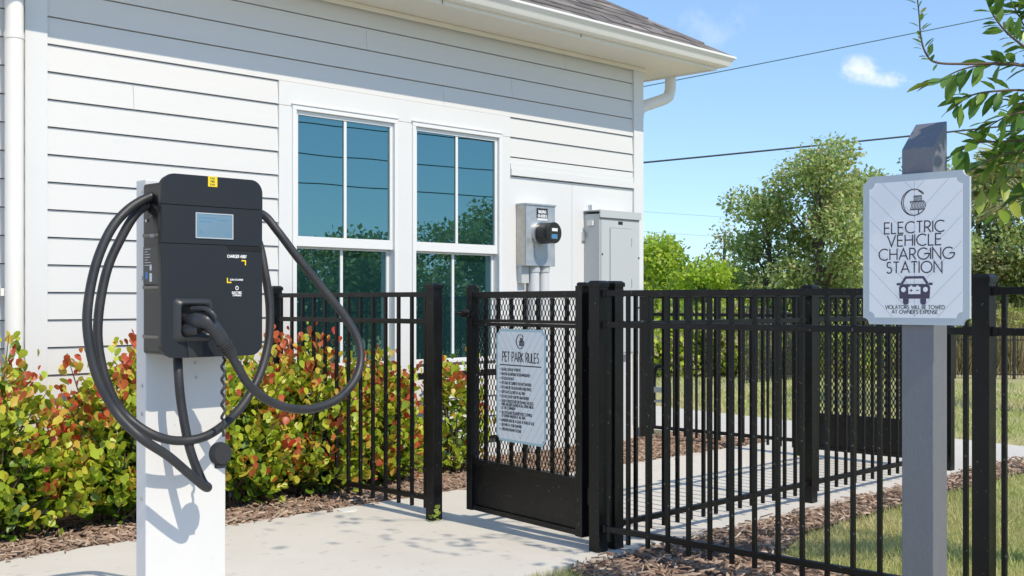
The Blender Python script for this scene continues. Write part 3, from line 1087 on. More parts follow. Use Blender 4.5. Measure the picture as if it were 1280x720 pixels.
for zz in (on_y(787, 303, pyf).z, on_y(787, 354, pyf).z):
    MB().tube([(d1.x + .006, pyf - .008, zz - .035), (d1.x + .006, pyf - .008, zz + .035)], .005, 8).build('hinge', 'steel', dr0)
bp_ = on_y(775, 279, pyf)
box('badge', 'black_plastic', (bp_.x - .028, pyf - .006, bp_.z - .013), (bp_.x + .028, pyf - .0042, bp_.z + .013), pan)
for (qx, qz) in ((px0 + .022, 1.55), (px1 - .022, 1.53), (px0 + .022, 1.05), (px1 - .022, 1.12)):
    MB().tube([(qx, pyf - .004, qz), (qx, pyf - .010, qz)], .007, 8).build('screw', 'black_plastic', pan)
lt = on_x(739, 279, px0)
MB().box((px0 - .02, lt.y - .03, lt.z - .02), (px0 - .0005, lt.y + .03, lt.z + .02)).build('latch', 'pvc', pan, .003)
MB().box((px0 - .03, WY - .02, 1.66), (px0 - .0005, WY - .0005, 1.73)).build('mounting_tab', 'steel', pan)
MB().box((px0 + .05, WY - .02, pz1 + .001), (px0 + .075, WY - .0005, pz1 + .05)).build('mounting_tab', 'steel', pan)
for q in (.12, .26, .40):
    MB().tube([(px0 + q, WY - .08, .0), (px0 + q, WY - .08, pz0 - .001)], .03, 12).build('conduit', 'conduit', pan)
# small box low on the wall under the panel
sb = thing('wall_outlet_box', 'small grey outlet box low on the wall below the breaker panel', 'outlet box', (7.0, WY, .75))
q0, q1 = on_y(776, 445, WY - .04), on_y(781, 468, WY - .04)
box('box', 'panel_grey', (q0.x, WY - .04, q1.z), (q1.x + .03, WY - .001, q0.z), sb, .004)
box('cover', 'panel_grey', (q0.x + .008, WY - .046, q1.z + .01), (q1.x + .022, WY - .0405, q0.z - .01), sb, .002)

# ================================================================== FENCES
POST_W, RAIL_H, PICK_W = .0635, .027, .0165
CAP_Z = 1.268
R_TOP, R_MID, R_BOT = 1.222, 1.076, .126        # rail tops


def post_mesh():
    w = POST_W / 2
    return MB().box((-w, -w, -.25), (w, w, CAP_Z - .022)).mesh('post', 'fence')


def cap_mesh():
    w = POST_W / 2 + .005
    mb = MB().box((-w, -w, CAP_Z - .028), (w, w, CAP_Z - .010))
    mb.add([(-w, -w, CAP_Z - .0099), (w, -w, CAP_Z - .0099), (w, w, CAP_Z - .0099), (-w, w, CAP_Z - .0099), (-w * .7, -w * .7, CAP_Z), (w * .7, -w * .7, CAP_Z), (w * .7, w * .7, CAP_Z), (-w * .7, w * .7, CAP_Z)],
           [(0, 1, 5, 4), (1, 2, 6, 5), (2, 3, 7, 6), (3, 0, 4, 7), (4, 5, 6, 7)])
    return mb.mesh('cap', 'fence')


def picket_mesh(z0, z1):
    w = PICK_W / 2
    return MB().box((-w, -w, z0), (w, w, z1)).mesh('picket', 'fence')


POST, CAP = post_mesh(), cap_mesh()
PICK = picket_mesh(.055, R_TOP - .004)


def add_bevel(o, w=.0015):
    md = o.modifiers.new('bevel', 'BEVEL'); md.width = w; md.segments = 2; md.limit_method = 'ANGLE'
    return o


def fence(label, a, b, posts, axis, spacing=.1125, first=.07, group='black picket fence runs', z=0.0, last=None):
    """Fence run from a to b (2D) along an axis ('x' or 'y'); posts: positions along the axis."""
    t = thing('picket_fence', label, 'fence', (a[0], a[1], z), group)
    lo, hi = (a[0], b[0]) if axis == 'x' else (a[1], b[1])
    sgn = 1 if hi > lo else -1
    pos = (lambda s: (s - a[0], 0, 0)) if axis == 'x' else (lambda s: (0, s - a[1], 0))
    for p in posts:
        po = add_bevel(link('post', POST, t, pos(p)), .002)
        link('cap', CAP, po)
    pp = sorted(posts)
    e0, e1 = min(lo, hi), max(lo, hi)
    cuts = sorted(set([e0] + pp + [e1]))
    for c0, c1 in zip(cuts[:-1], cuts[1:]):
        s0 = c0 + (POST_W / 2 + .0005 if c0 in pp else 0)
        s1 = c1 - (POST_W / 2 + .0005 if c1 in pp else 0)
        if s1 - s0 < .05:
            continue
        for zt in (R_TOP, R_MID, R_BOT):
            w = .0135
            mb = MB()
            if axis == 'x':
                mb.box((s0, a[1] - w, z + zt - RAIL_H), (s1, a[1] + w, z + zt))
            else:
                mb.box((a[0] - w, s0, z + zt - RAIL_H), (a[0] + w, s1, z + zt))
            rl = mb.build('rail', 'fence', t, .0015)
            bk = MB()
            for e, has in ((s0, c0 in pp), (s1 - .024, c1 in pp)):
                if has:
                    if axis == 'x':
                        bk.box((e, a[1] - w - .003, z + zt - RAIL_H - .003), (e + .024, a[1] + w + .003, z + zt + .003))
                    else:
                        bk.box((a[0] - w - .003, e, z + zt - RAIL_H - .003), (a[0] + w + .003, e + .024, z + zt + .003))
            if bk.v:
                bo_ = bk.build('brackets', 'fence', rl); bo_['kind'] = 'stuff'
        m = int((s1 - s0 - .03) / spacing)
        off = ((s1 - s0) - (m - 0) * spacing) / 2
        for i in range(m + 1):
            s = s0 + off + i * spacing
            if s > s1 - .02 or s < s0 + .02:
                continue
            link('picket', PICK, t, pos(s))
    return t


fence('black picket fence panel between the shrubs and the pet park gate', (FXM, 4.748), (FXM, 6.235), [4.748, 6.235], 'y')
fence('long black picket fence passing behind the vehicle charging sign', (FXM, 3.595), (FXM, -.06), [3.595, 1.775, -.06], 'y')
fence('black picket fence running back along the concrete path to the far gate', (4.36, FYP), (8.0, FYP), [4.36, 6.15, 8.0], 'x')
fence('black picket fence panel between building corner and the far mesh gate', (FXB, 4.72), (FXB, 6.22), [4.72, 6.22], 'y')

# ---- gates
GL_ = .965


def diamond_mesh(x0, x1, z0, z1, px=.0135, pz=.0270, w=.0094, y=0.0):
    """Expanded metal: zigzag strands."""
    mb = MB()
    nx = int((x1 - x0) / px)
    nz = int((z1 - z0) / (pz / 2))
    for i in range(nx):
        xc = x0 + (i + .5) * px
        for sgn in (1,):
            P = []
            for k_ in range(nz + 1):
                zc_ = z0 + (z1 - z0) * k_ / nz
                dx = (px * .5 - w * .25) * (1 if ((k_ // 2 + i) % 2 == 0) else -1)
                P.append((xc + dx, zc_))
            V = []
            for (u, v) in P:
                V += [(u - w * .5, y - .001, v), (u + w * .5, y + .001, v)]
            F = [(2 * k_, 2 * k_ + 1, 2 * k_ + 3, 2 * k_ + 2) for k_ in range(nz)]
            mb.add(V, F)
    return mb


def sign_plate(t, W, Hh, notch, y, fn_t, border, white, bw):
    """Notched-corner plate; fn_t(u, v, out) maps plate coordinates to 3D."""
    def outl(w, h, r):
        pts = []
        for (cx, cy, a0) in ((w, h, 270), (0, h, 0), (0, 0, 90), (w, 0, 180)):
            pts += arc(cx, cy, r, r, a0, a0 - 90, 8)
        return pts
    return outl


def make_gate(label, loc, rotz, cat='gate', group='mesh gates'):
    t = thing('mesh_gate', label, cat, loc, group, local=True, rotz=rotz)
    L = GL_
    sw = .05
    def bx(nm, x0, x1, z0, z1, y0=-.02, y1=.02, bv=.0015, p=None, m='fence'):
        return MB().box((x0, y0, z0), (x1, y1, z1)).build(nm, m, p or t, bv)
    for (x0, x1) in ((0, sw), (L - sw, L)):
        s_ = bx('stile', x0, x1, .055, 1.245, -.025, .025)
        c = MB(); xm = (x0 + x1) / 2
        c.tube([(xm, 0, 1.2455), (xm, 0, 1.256), (xm, 0, 1.262)], [.036, .036, .024], 4, smooth=False); c.build('cap', 'fence', s_)
    bx('rail', sw, L - sw, 1.188, 1.222); bx('rail', sw, L - sw, 1.062, 1.078); bx('rail', sw, L - sw, 1.042, 1.060)
    bx('rail', sw, L - sw, .305, .332)
    bx('rail', sw, L - sw, .058, .085)
    bx('kick_panel', sw, L - sw, .0855, .3045, -.012, .008)
    i = 0
    x = sw + .09
    while x < L - sw - .03:
        MB().box((x - .008, -.006, .3325), (x + .008, .010, 1.0415)).build('picket', 'fence', t)
        MB().box((x - .008, -.006, 1.0785), (x + .008, .010, 1.1875)).build('picket', 'fence', t)
        x += .1125
    m1 = diamond_mesh(sw + .001, L - sw - .001, .333, 1.041, y=-.013)
    m1.build('mesh_panel', 'fence_mesh', t)
    m2 = diamond_mesh(sw + .001, L - sw - .001, 1.079, 1.187, y=-.013)
    m2.build('mesh_panel', 'fence_mesh', t)
    # latch at the free end
    lt_ = MB(); lt_.box((L - .045, -.045, 1.085), (L + .03, -.0255, 1.125)); l_ = lt_.build('latch', 'fence', t, .004)
    lb = MB(); lb.tube([(L - .01, -.05, 1.105), (L + .07, -.05, 1.108)], .007, 8); lb.tube([(L - .06, -.05, 1.112), (L - .06, -.09, 1.112)], .008, 8); lb.build('latch_bar', 'fence', l_)
    # hinges
    for zz in (.25, 1.0):
        hb = MB(); hb.tube([(-.013, -.01, zz - .04), (-.013, -.01, zz + .04)], .011, 10); hb.build('hinge', 'fence', t)
    for zz in (1.045, 1.19):
        MB().box((.35, -.0235, zz - .0), (.62, -.0205, zz + .006)).build('weld_strip', 'fence', t)
    return t


# local +x runs from hinge to free end; local -y faces out to the parking side
near_gate = make_gate('black mesh gate standing ajar with the rules sign on it', (FXM, 3.672, 0), math.radians(90 - 9))
far_gate = make_gate('distant black mesh gate with solid kick panel, closed, no sign', (FXB + .01, 3.672, 0), math.radians(90))
# With rotz = 90deg local +x is world +Y and local +y is world -X, so the face towards the camera is local +y.
for g in (near_gate, far_gate):
    for c in g.children_recursive:
        me = c.data
        if c.name.startswith(('mesh_panel', 'latch', 'weld')):
            for v in me.vertices:
                v.co.y = -v.co.y
            me.flip_normals()


def notched(w, h, r):
    pts = []
    for (cx, cy, a0) in ((w / 2, h / 2, 270), (-w / 2, h / 2, 0), (-w / 2, -h / 2, 90), (w / 2, -h / 2, 180)):
        pts += arc(cx, cy, r, r, a0, a0 - 90, 7)
    return pts


def chevrons(mb, w, h, fn, pitch, lw, slope=.95, y_lo=None):
    """V-shaped pattern lines clipped to a w x h field, plus the centre line."""
    strip(mb, [(0, -h / 2), (0, h / 2)], lw, fn)
    c = -h / 2 - slope * w / 2
    k = 0
    while c < h / 2:
        for s in (-1, 1):
            # line v = c + slope * |u|
            u0, u1 = 0.0, w / 2
            v0, v1 = c, c + slope * w / 2
            if v1 < -h / 2 or v0 > h / 2:
                continue
            if v0 < -h / 2:
                u0 = (-h / 2 - c) / slope
            if v1 > h / 2:
                u1 = (h / 2 - c) / slope
            if u1 - u0 > .005:
                strip(mb, [(s * u0, c + slope * u0), (s * u1, c + slope * u1)], lw, fn, False, .0001)
        c += pitch
        k += 1


def emblem(mb, cx, cy, r, w, fn):
    """Open ring with a fluted two-tier stack inside, as on both signs."""
    strip(mb, [(cx + x * r, cy + y * r) for x, y in arc(0, 0, 1, 1, 38, 330, 40)], w, fn)
    strip(mb, [(cx + .04 * r + x * r * .9, cy + y * r) for x, y in arc(0, 0, 1, 1, 100, 260, 24)], w * .8, fn)
    strip(mb, [(cx + x * r * .88, cy + .02 * r + y * r * .92) for x, y in arc(0, 0, 1, 1, 38, 66, 8)], w * .8, fn)
    strip(mb, [(cx + 1.0 * r * .79, cy + .616 * r), (cx + .88 * .79 * r, cy + .60 * r)], w * .8, fn)
    # lower tier
    x0, x1, y0, y1 = -.30, .86, -.56, .06
    L_ = [(x0 + .10 * math.sin(math.pi * i / 8), y0 + (y1 - y0) * i / 8) for i in range(9)]
    R_ = [(x1 - .06 + .14 * math.sin(math.pi * i / 8), y0 + (y1 - y0) * i / 8) for i in range(9)]
    sc = lambda P: [(cx + x * r, cy + y * r) for x, y in P]
    for j in range(10):
        f = j / 9
        strip(mb, sc([(a[0] * (1 - f) + b[0] * f, a[1]) for a, b in zip(L_, R_)]), w * .75, fn)
    strip(mb, sc([(x0, y0), (x1 - .04, y0)]), w, fn, False, .0001); strip(mb, sc([(x0, y1), (x1 - .04, y1)]), w, fn, False, .0001)
    # upper tier
    for j in range(7):
        f = j / 6
        strip(mb, sc([(0.0 + .62 * f, .08), (.02 + .60 * f, .27), (0.0 + .60 * f, .46)]), w * .7, fn)
    strip(mb, sc([(-.02, .47), (.64, .47)]), w, fn, False, .0001)
    strip(mb, sc([(.36, -.58), (.36, -.90)]), w, fn)


# ---- rules sign hung on the near gate (a thing of its own, on the gate face)
RW, RH = .412, .575
gd = Vector((math.sin(math.radians(9)), math.cos(math.radians(9)), 0))       # along the gate
gn = Vector((-math.cos(math.radians(9)), math.sin(math.radians(9)), 0))      # out of it, to the camera
rc = Vector((FXM, 3.672, 0)) + gd * .466 + Vector((0, 0, .743)) + gn * .034
rules = thing('rules_sign', 'pale blue pet park rules sign fixed on the mesh gate', 'sign', tuple(rc))
ru = -gd                                                                       # reading direction
def rfn(out):
    return lambda u, v, l=0.0: rc + ru * u + Vector((0, 0, v)) + gn * (out + l)
MB().prism(notched(RW, RH, .024), lambda u, v: rfn(.003)(u, v), lambda u, v: rfn(0)(u, v)).build('plate', 'rules_border', rules)
MB().prism(notched(RW - .026, RH - .026, .018), lambda u, v: rfn(.0038)(u, v), lambda u, v: rfn(.0031)(u, v)).build('face', 'rules_white', rules)
ch = MB(); chevrons(ch, RW - .03, RH - .03, rfn(.0041), .062, .0016, 1.25); ch.build('pattern_lines', 'print_line', rules)
em = MB(); emblem(em, 0, RH / 2 - .062, .035, .0034, rfn(.0046)); em.build('emblem', 'print_dark', rules)
tt = MB(); lettering(tt, 'PET PARK RULES', 0, RH / 2 - .165, .047, .0058, rfn(.0046), 'c', .17, .68); tt.build('title', 'print_dark', rules)
ul = MB(); strip(ul, [(-.175, RH / 2 - .184), (.172, RH / 2 - .184)], .0055, rfn(.0046)); ul.build('underline', 'print_dark', rules)
RULES = [['PLEASE CLEAN UP AFTER PET'], ['REMOVE AGGRESSIVE DOGS IMMEDIATELY'], ['NO DOGS IN HEAT'], ['PETS MUST BE CURRENT ON VACCINATIONS'],
         ['PETS MUST BE ON LEASH UNTIL INSIDE FENCE'], ['KEEP GATES CLOSED AT ALL TIMES'], ['DO NOT LEAVE YOUR PET UNATTENDED'],
         ['LEASH YOUR DOG BEFORE LEAVING THE DOG', 'PARK AND KEEP LEASHED IN ALL OTHER AREAS', 'OF THE COMMUNITY'],
         ['ALL DOGS MUST BE UNDER VOICE CONTROL', 'OF OWNER HANDLER AT ALL TIMES'], ['HANDLERS MUST BE AT LEAST 14 YEARS OF AGE'],
         ['USE PARK AT YOUR OWN RISK'], ['OPEN FROM DAWN TO DUSK']]
y = RH / 2 - .214
for item in RULES:
    lb = MB()
    lb.add([rfn(.0046)(-.172 + .004 * math.cos(q), y + .007 + .004 * math.sin(q)) for q in (0, 1.05, 2.1, 3.14, 4.19, 5.24)], [(0, 1, 2, 3, 4, 5)])
    for ln in item:
        w0 = text_width(ln, .2) * .0135
        lettering(lb, ln, -.158, y, .0135, .0026, rfn(.0046), 'l', .2, min(.66, .325 / w0))
        y -= .0178
    lb.build('rule_line', 'print_dark', rules)
    y -= .0052
for (u, v) in ((-RW / 2 + .03, RH / 2 - .03), (RW / 2 - .03, RH / 2 - .03), (-RW / 2 + .03, -RH / 2 + .03), (RW / 2 - .03, -RH / 2 + .03)):
    pass

# ================================================================== CHARGING SIGN ON POST
SX, SY0, SY1, SZ0, SZ1 = 3.72, 1.597, 1.965, 1.0935, 1.592
post = thing('sign_post', 'square grey painted post with slanted top in front of the fence', 'post', (3.783, 1.78, -.1))
pa = MB()
y0, y1, x0, x1 = 1.7246, 1.835, 3.732, 3.834
zf, zk = 1.677, 1.772
pa.add([(x0, y0, -.3), (x1, y0, -.3), (x1, y1, -.3), (x0, y1, -.3), (x0, y0, zf), (x1, y0, zk), (x1, y1, zk), (x0, y1, zf)],
       [(0, 3, 2, 1), (4, 5, 6, 7), (0, 1, 5, 4), (1, 2, 6, 5), (2, 3, 7, 6), (3, 0, 4, 7)])
pa.build('shaft', 'post_paint', post, .003, 3)
sgn = thing('charging_sign', 'white electric vehicle charging station sign with car symbol and grey border', 'sign', (SX, (SY0 + SY1) / 2, (SZ0 + SZ1) / 2))
sc_ = Vector((SX, (SY0 + SY1) / 2, (SZ0 + SZ1) / 2))
SW, SHh = SY1 - SY0, SZ1 - SZ0
def sfn(out):
    return lambda u, v, l=0.0: Vector((SX - out - l, sc_.y - u, sc_.z + v))
MB().prism(notched(SW, SHh, .022), lambda u, v: sfn(.006)(u, v), lambda u, v: sfn(-.006)(u, v)).build('plate', 'sign_border', sgn)
MB().prism(notched(SW - .046, SHh - .046, .02), lambda u, v: sfn(.0068)(u, v), lambda u, v: sfn(.0061)(u, v)).build('face', 'sign_white', sgn)
ch = MB(); chevrons(ch, SW - .05, SHh - .05, sfn(.0071), .082, .0011, 1.0); ch.build('pattern_lines', 'print_line', sgn)
em = MB(); emblem(em, -.002, SHh / 2 - .095, .043, .0030, sfn(.0076)); em.build('emblem', 'print_dark', sgn)
LW = .0040
for s, vy, wd in (('ELECTRIC', .054, .207), ('VEHICLE', .0115, .186), ('CHARGING', -.034, .258), ('STATION', -.078, .191)):
    tt = MB()
    hh = .0368
    k_ = wd / (text_width(s, .19) * hh)
    lettering(tt, s, -.002 if s != 'CHARGING' else .004, vy, hh, LW, sfn(.0076), 'c', .19, k_)
    tt.build('lettering', 'print_dark', sgn)
for s, vy, wd in (('VIOLATORS WILL BE TOWED', -.197, .205), ("AT OWNER'S EXPENSE", -.2125, .158)):
    tt = MB(); hh = .0118
    lettering(tt, s, 0, vy, hh, .0019, sfn(.0076), 'c', .2, wd / (text_width(s, .2) * hh)); tt.build('lettering', 'print_dark', sgn)
# car symbol, seen from the front
car = MB()
f = sfn(.0076)
cy = -.137
car.add([f(u, cy + v) for u, v in ((-.052, -.026), (.052, -.026), (.054, .012), (.046, .022), (-.046, .022), (-.054, .012))], [(0, 1, 2, 3, 4, 5)])
strip(car, [(-.045, cy + .0225), (-.030, cy + .044), (.030, cy + .044), (.045, cy + .0225)], .008, f, False, .0002)
for s in (-1, 1):
    car.add([f(s * .030 + u, cy + v) for u, v in ((-.010, -.040), (-.005, -.046), (.005, -.046), (.010, -.040), (.010, -.0262), (-.010, -.0262))], [(0, 1, 2, 3, 4, 5)])
    car.add([f(s * .055 + u, cy + .022 + v) for u, v in ((-.007, -.004), (.007, -.004), (.007, .004), (-.007, .004))], [(0, 1, 2, 3)])
car.build('car_symbol', 'print_purple', sgn)
cl = MB(); f2 = sfn(.0079)
for s in (-1, 1):
    cl.add([f2(s * .038 + .0085 * math.cos(q * math.pi / 6), cy + .004 + .0085 * math.sin(q * math.pi / 6)) for q in range(12)], [tuple(range(12))])
cl.add([f2(u, cy + v) for u, v in ((-.021, -.011), (.021, -.011), (.021, .013), (-.021, .013))], [(0, 1, 2, 3)])
for s in (-1, 1):
    cl.add([f2(s * .011 + u, cy + .0131 + v) for u, v in ((-.004, 0), (.004, 0), (.004, .004), (-.004, .004))], [(0, 1, 2, 3)])
cl.build('battery_symbol', 'sign_white', sgn)
pmn = MB(); f3 = sfn(.0082)
strip(pmn, [(-.016, cy + .001), (-.006, cy + .001)], .003, f3); strip(pmn, [(-.011, cy - .004), (-.011, cy + .006)], .003, f3, False, .0001)
strip(pmn, [(.006, cy + .001), (.016, cy + .001)], .003, f3); pmn.build('battery_poles', 'print_purple', sgn)

# ================================================================== CHARGING STATION
PY = 4.236
cs_ = thing('charging_station', 'black wall box vehicle charger on a white pedestal with looped cables', 'charging station', (2.469, 4.274, 0))
pd = box('pedestal', 'pedestal', (2.291, PY, -.5), (2.647, PY + .076, 1.645), cs_, .004)
lipm = MB()
for zz in (1.60, 1.26, .84, .73, .40):
    MB().tube([(2.2905, PY + .03, zz), (2.287, PY + .03, zz)], .007, 8).build('screw', 'screw', pd)
for (px, py) in ((244, 448), (245, 472), (244, 454)):
    p = on_y(px, py, PY)
    if py > 450:
        MB().tube([(p.x, PY - .0005, p.z), (p.x, PY - .004, p.z)], .005, 8).build('screw', 'screw', pd)
BY0 = 4.083
BX0, BX1 = 2.277, 2.682
ZB, ZT = .956, 1.655
bo = MB().box((BX0, BY0, ZB + .012), (BX1, PY - .0005, ZT - .03)).build('body', 'charger_side', cs_, .012, 3)
# side fins and label on the left flank
for pyy in (294, 359, 421):
    z = on_x(190, pyy, BX0).z
    MB().prism([(0, -.008), (.006, -.005), (.006, .005), (0, .008)], lambda u, v: Vector((BX0 - .0003 - u, BY0 + .012, z + v)), lambda u, v: Vector((BX0 - .0003 - u, PY - .012, z + v))).build('side_rib', 'charger_rib', bo)
z0_, z1_ = on_x(190, 356, BX0).z, on_x(190, 308, BX0).z
MB().box((BX0 - .008, BY0 + .012, z0_), (BX0 - .0003, PY - .02, z1_)).build('rating_plate', 'black_plastic', bo, .002)
pl = MB(); sfx = lambda u, v, l: Vector((BX0 - .0085 - l, PY - .025 - u, z0_ + v))
hh_ = z1_ - z0_
for i in range(7):
    strip(pl, [(.008, hh_ * (.93 - i * .07)), (.008 + random.uniform(.02, .05), hh_ * (.93 - i * .07))], .0022, sfx)
pl.add([sfx(.055 + .009 * math.cos(q), hh_ * .45 + .013 * math.sin(q), 0) for q in np.linspace(0, 5.8, 12)], [tuple(range(12))])
pl.add([sfx(u, v, 0) for u, v in ((.045, hh_ * .08), (.065, hh_ * .08), (.065, hh_ * .30), (.045, hh_ * .30))], [(0, 1, 2, 3)])
pl.build('plate_print', 'print_white', bo)
pb = MB(); pb.add([sfx(u, v, 0) for u, v in ((.015, hh_ * .15), (.032, hh_ * .15), (.032, hh_ * .34), (.015, hh_ * .34))], [(0, 1, 2, 3)]); pb.build('plate_mark', 'print_blue', bo)
pt = MB(); lettering(pt, 'CCS', .05, hh_ * 1.0 + .035, .010, .0025, sfx, 'l', .3); pt.build('side_lettering', 'print_white', bo)
for (px, py) in ((184, 276), (190, 270)):
    p = on_x(px, py, BX0)
    MB().tube([(BX0 - .0003, p.y, p.z), (BX0 - .006, p.y, p.z)], .006, 8).build('screw', 'screw', bo)
# front cover, three pieces with seams
CX0, CX1, CY = 2.2546, 2.696, 4.045
Z1s = on_y(264, 258.5, CY).z
Z2s = on_y(244, 305, CY).z


def cover_piece(name, outline, y0, y1, m='charger_black', bv=.005):
    return MB().prism(outline, lambda u, v: Vector((u, y0, v)), lambda u, v: Vector((u, y1, v))).build(name, m, cs_, bv, 3)


full = rrect(CX0, ZB, CX1, ZT, .052, 8)
cover_piece('cover_back', rrect(CX0 + .004, ZB + .004, CX1 - .004, ZT - .004, .05, 8), CY + .012, BY0 - .0005, 'charger_side', .003)
top_out = [(CX0, Z1s + .0012), (CX1, Z1s + .0012)] + [p for p in rrect(CX0, ZB, CX1, ZT, .052, 8) if p[1] > ZT - .06]
fc = cover_piece('top_cover', top_out, CY - .002, CY + .0115, bv=.0025)
mid = [(CX0, Z2s + .0012), (CX1, Z2s + .0012), (CX1, Z1s - .0012), (CX0, Z1s - .0012)]
cm = cover_piece('screen_cover', mid, CY, CY + .0115, bv=.0025)
# lower cover with a square opening for the holster
hx0, hz0 = on_y(216, 428, CY).x, on_y(216, 428, CY).z
hx1, hz1 = on_y(266, 373, CY).x, on_y(266, 373, CY).z
lowp = [(CX0, Z2s - .0012)] + [p for p in rrect(CX0, ZB, CX1, ZT, .052, 8)][27:] + [p for p in rrect(CX0, ZB, CX1, ZT, .052, 8)][:9] + [(CX1, Z2s - .0012)]
lo_pts = [p for p in rrect(CX0, ZB, CX1, ZT, .052, 8) if p[1] < ZB + .06]
lo_sorted = sorted([p for p in lo_pts if p[0] < 2.45], key=lambda p: -p[1]) + sorted([p for p in lo_pts if p[0] > 2.45], key=lambda p: p[1])
lowp = [(CX0, Z2s - .0012)] + lo_sorted + [(CX1, Z2s - .0012)]
ix0, ix1, iz0, iz1 = hx0 + .035, hx1 - .035, hz0 + .035, hz1 - .03
lc = MB()
# frame of four flat pieces around the opening
lc.prism([(CX0, iz1), (CX0, Z2s - .0012), (CX1, Z2s - .0012), (CX1, iz1)][::-1], lambda u, v: Vector((u, CY, v)), lambda u, v: Vector((u, CY + .0115, v)))
low_l = [p for p in lo_sorted if p[0] < 2.45]; low_r = [p for p in lo_sorted if p[0] > 2.45]
lc.prism(low_l + low_r + [(CX1, iz0), (CX0, iz0)], lambda u, v: Vector((u, CY, v)), lambda u, v: Vector((u, CY + .0115, v)))
lc.box((CX0, CY, iz0), (ix0, CY + .0115, iz1)); lc.box((ix1, CY, iz0), (CX1, CY + .0115, iz1))
lco = lc.build('lower_cover', 'charger_black', cs_)
# holster rim: rounded square torus
rimo = rrect(hx0, hz0, hx1, hz1, .022, 5)
rimi = rrect(ix0, iz0, ix1, iz1, .012, 5)
rimm = [((a[0] * .55 + b[0] * .45), (a[1] * .55 + b[1] * .45)) for a, b in zip(rimo, rimi)]
hm = MB(); n = len(rimo)
L0 = [Vector((u, CY - .0002, v)) for u, v in rimo]; L1 = [Vector((u, CY - .022, v)) for u, v in rimm]; L1b = [Vector((u * .6 + q[0] * .4, CY - .022, v * .6 + q[1] * .4)) for (u, v), q in zip(rimm, rimi)]
L2 = [Vector((u, CY - .004, v)) for u, v in rimi]; L3 = [Vector((u, CY + .036, v)) for u, v in rimi]
hm.add(L0 + L1 + L1b + L2 + L3, [(j * n + i, j * n + (i + 1) % n, (j + 1) * n + (i + 1) % n, (j + 1) * n + i) for j in range(4) for i in range(n)], True)
ho = hm.build('holster', 'holster', cs_)
MB().prism(rimi, lambda u, v: Vector((u, CY + .0355, v)), lambda u, v: Vector((u, CY + .037, v))).build('holster_well', 'hole', ho)
# flap below the holster
fl0, fl1 = on_y(232, 428, CY), on_y(253, 446, CY)
MB().prism([(fl0.x, fl0.z + .01), (fl0.x + .012, ZB + .002), (fl1.x - .002, ZB + .002), (fl1.x, fl0.z + .01)], lambda u, v: Vector((u, CY - .004, v)), lambda u, v: Vector((u, CY - .0003, v))).build('holster_chute', 'holster', ho, .001)
# screen
a, b = on_y(244, 265, CY), on_y(291, 300, CY)
sx0, sx1, sz1, sz0 = a.x, b.x, (a.z + on_y(291, 268.5, CY).z) / 2, (b.z + on_y(244, 297, CY).z) / 2
sf = MB()
for (q0, q1, q2, q3) in ((sx0, sx1, sz1 - .004, sz1), (sx0, sx1, sz0, sz0 + .004), (sx0, sx0 + .004, sz0 + .0041, sz1 - .0041), (sx1 - .005, sx1, sz0 + .0041, sz1 - .0041)):
    sf.box((q0, CY - .004, q2), (q1, CY - .0003, q3))
so_ = sf.build('screen_bezel', 'screen_frame', cm)
MB().box((sx0 + .0042, CY - .0018, sz0 + .0042), (sx1 - .0052, CY - .0004, sz1 - .0042)).build('screen', 'screen', cm)
sco = MB()
for (u0, u1, v) in ((.10, .55, .80), (.10, .42, .66), (.62, .88, .74), (.12, .18, .22), (.12, .18, .28), (.80, .90, .20)):
    strip(sco, [(sx0 + (sx1 - sx0) * u0, sz0 + (sz1 - sz0) * v), (sx0 + (sx1 - sx0) * u1, sz0 + (sz1 - sz0) * v)], .0035, lambda u, v_, l: Vector((u, CY - .0021 - l, v_)))
sco.build('screen_text', 'meter_disc', cm)['kind'] = 'stuff'
# card slot
s0, s1 = on_y(284, 308, CY), on_y(322, 313, CY)
MB().prism([(s0.x, s0.z + .002), (s0.x + .012, s1.z - .004), (CX1 - .004, s1.z - .004), (CX1 - .004, s0.z + .004)], lambda u, v: Vector((u, CY - .002, v)), lambda u, v: Vector((u, CY - .0003, v))).build('card_slot', 'hole', cm)
# yellow sticker on the top cover
y0s, y1s = on_y(259.5, 220, CY), on_y(271, 234, CY)
st = MB().box((y0s.x, CY - .0035, y1s.z), (y1s.x, CY - .0022, y0s.z)).build('sticker', 'yellow', fc)
ffn = lambda off: (lambda u, v, l=0.0: Vector((u, CY - off - l, v)))
stt = MB()
hs = (y0s.z - y1s.z)
for i, s in enumerate(('FAST', 'FREE', 'EASY')):
    lettering(stt, s, (y0s.x + y1s.x) / 2, y1s.z + hs * (.70 - .29 * i), hs * .17, .0018, ffn(.0037), 'c', .25, .95)
stt.build('sticker_print', 'print_dark', st)
# printed number, brackets and line of small print (the code square itself is left out)
pr = MB(); c0 = on_y(295, 321, CY)
lettering(pr, 'CHARGER 40107', c0.x + .003, c0.z - .004, .0105, .0026, ffn(.0012), 'c', .25, .78)
pr.build('charger_number', 'print_white', lco); pr = MB()
q0 = on_y(295.5, 350, CY)
lettering(pr, 'SCAN TO CHARGE', q0.x, q0.z - .002, .0058, .0016, ffn(.0012), 'c', .25, .8)
pr.build('small_print', 'print_white', lco); pr = MB()
e0 = on_y(296, 360, CY); strip(pr, [(e0.x + .006 * math.cos(t_), e0.z + .007 * math.sin(t_)) for t_ in np.linspace(0, 2 * math.pi, 15)], .003, ffn(.0012), True)
pr.build('maker_mark', 'print_white', lco); pr = MB()
e1 = on_y(296, 367, CY)
lettering(pr, 'ELECTRIC', e1.x, e1.z - .001, .0085, .0022, ffn(.0012), 'c', .25, .85)
lettering(pr, 'CHARGING', e1.x, e1.z - .010, .0060, .0016, ffn(.0012), 'c', .25, .85)
pr.build('maker_name', 'print_white', lco)
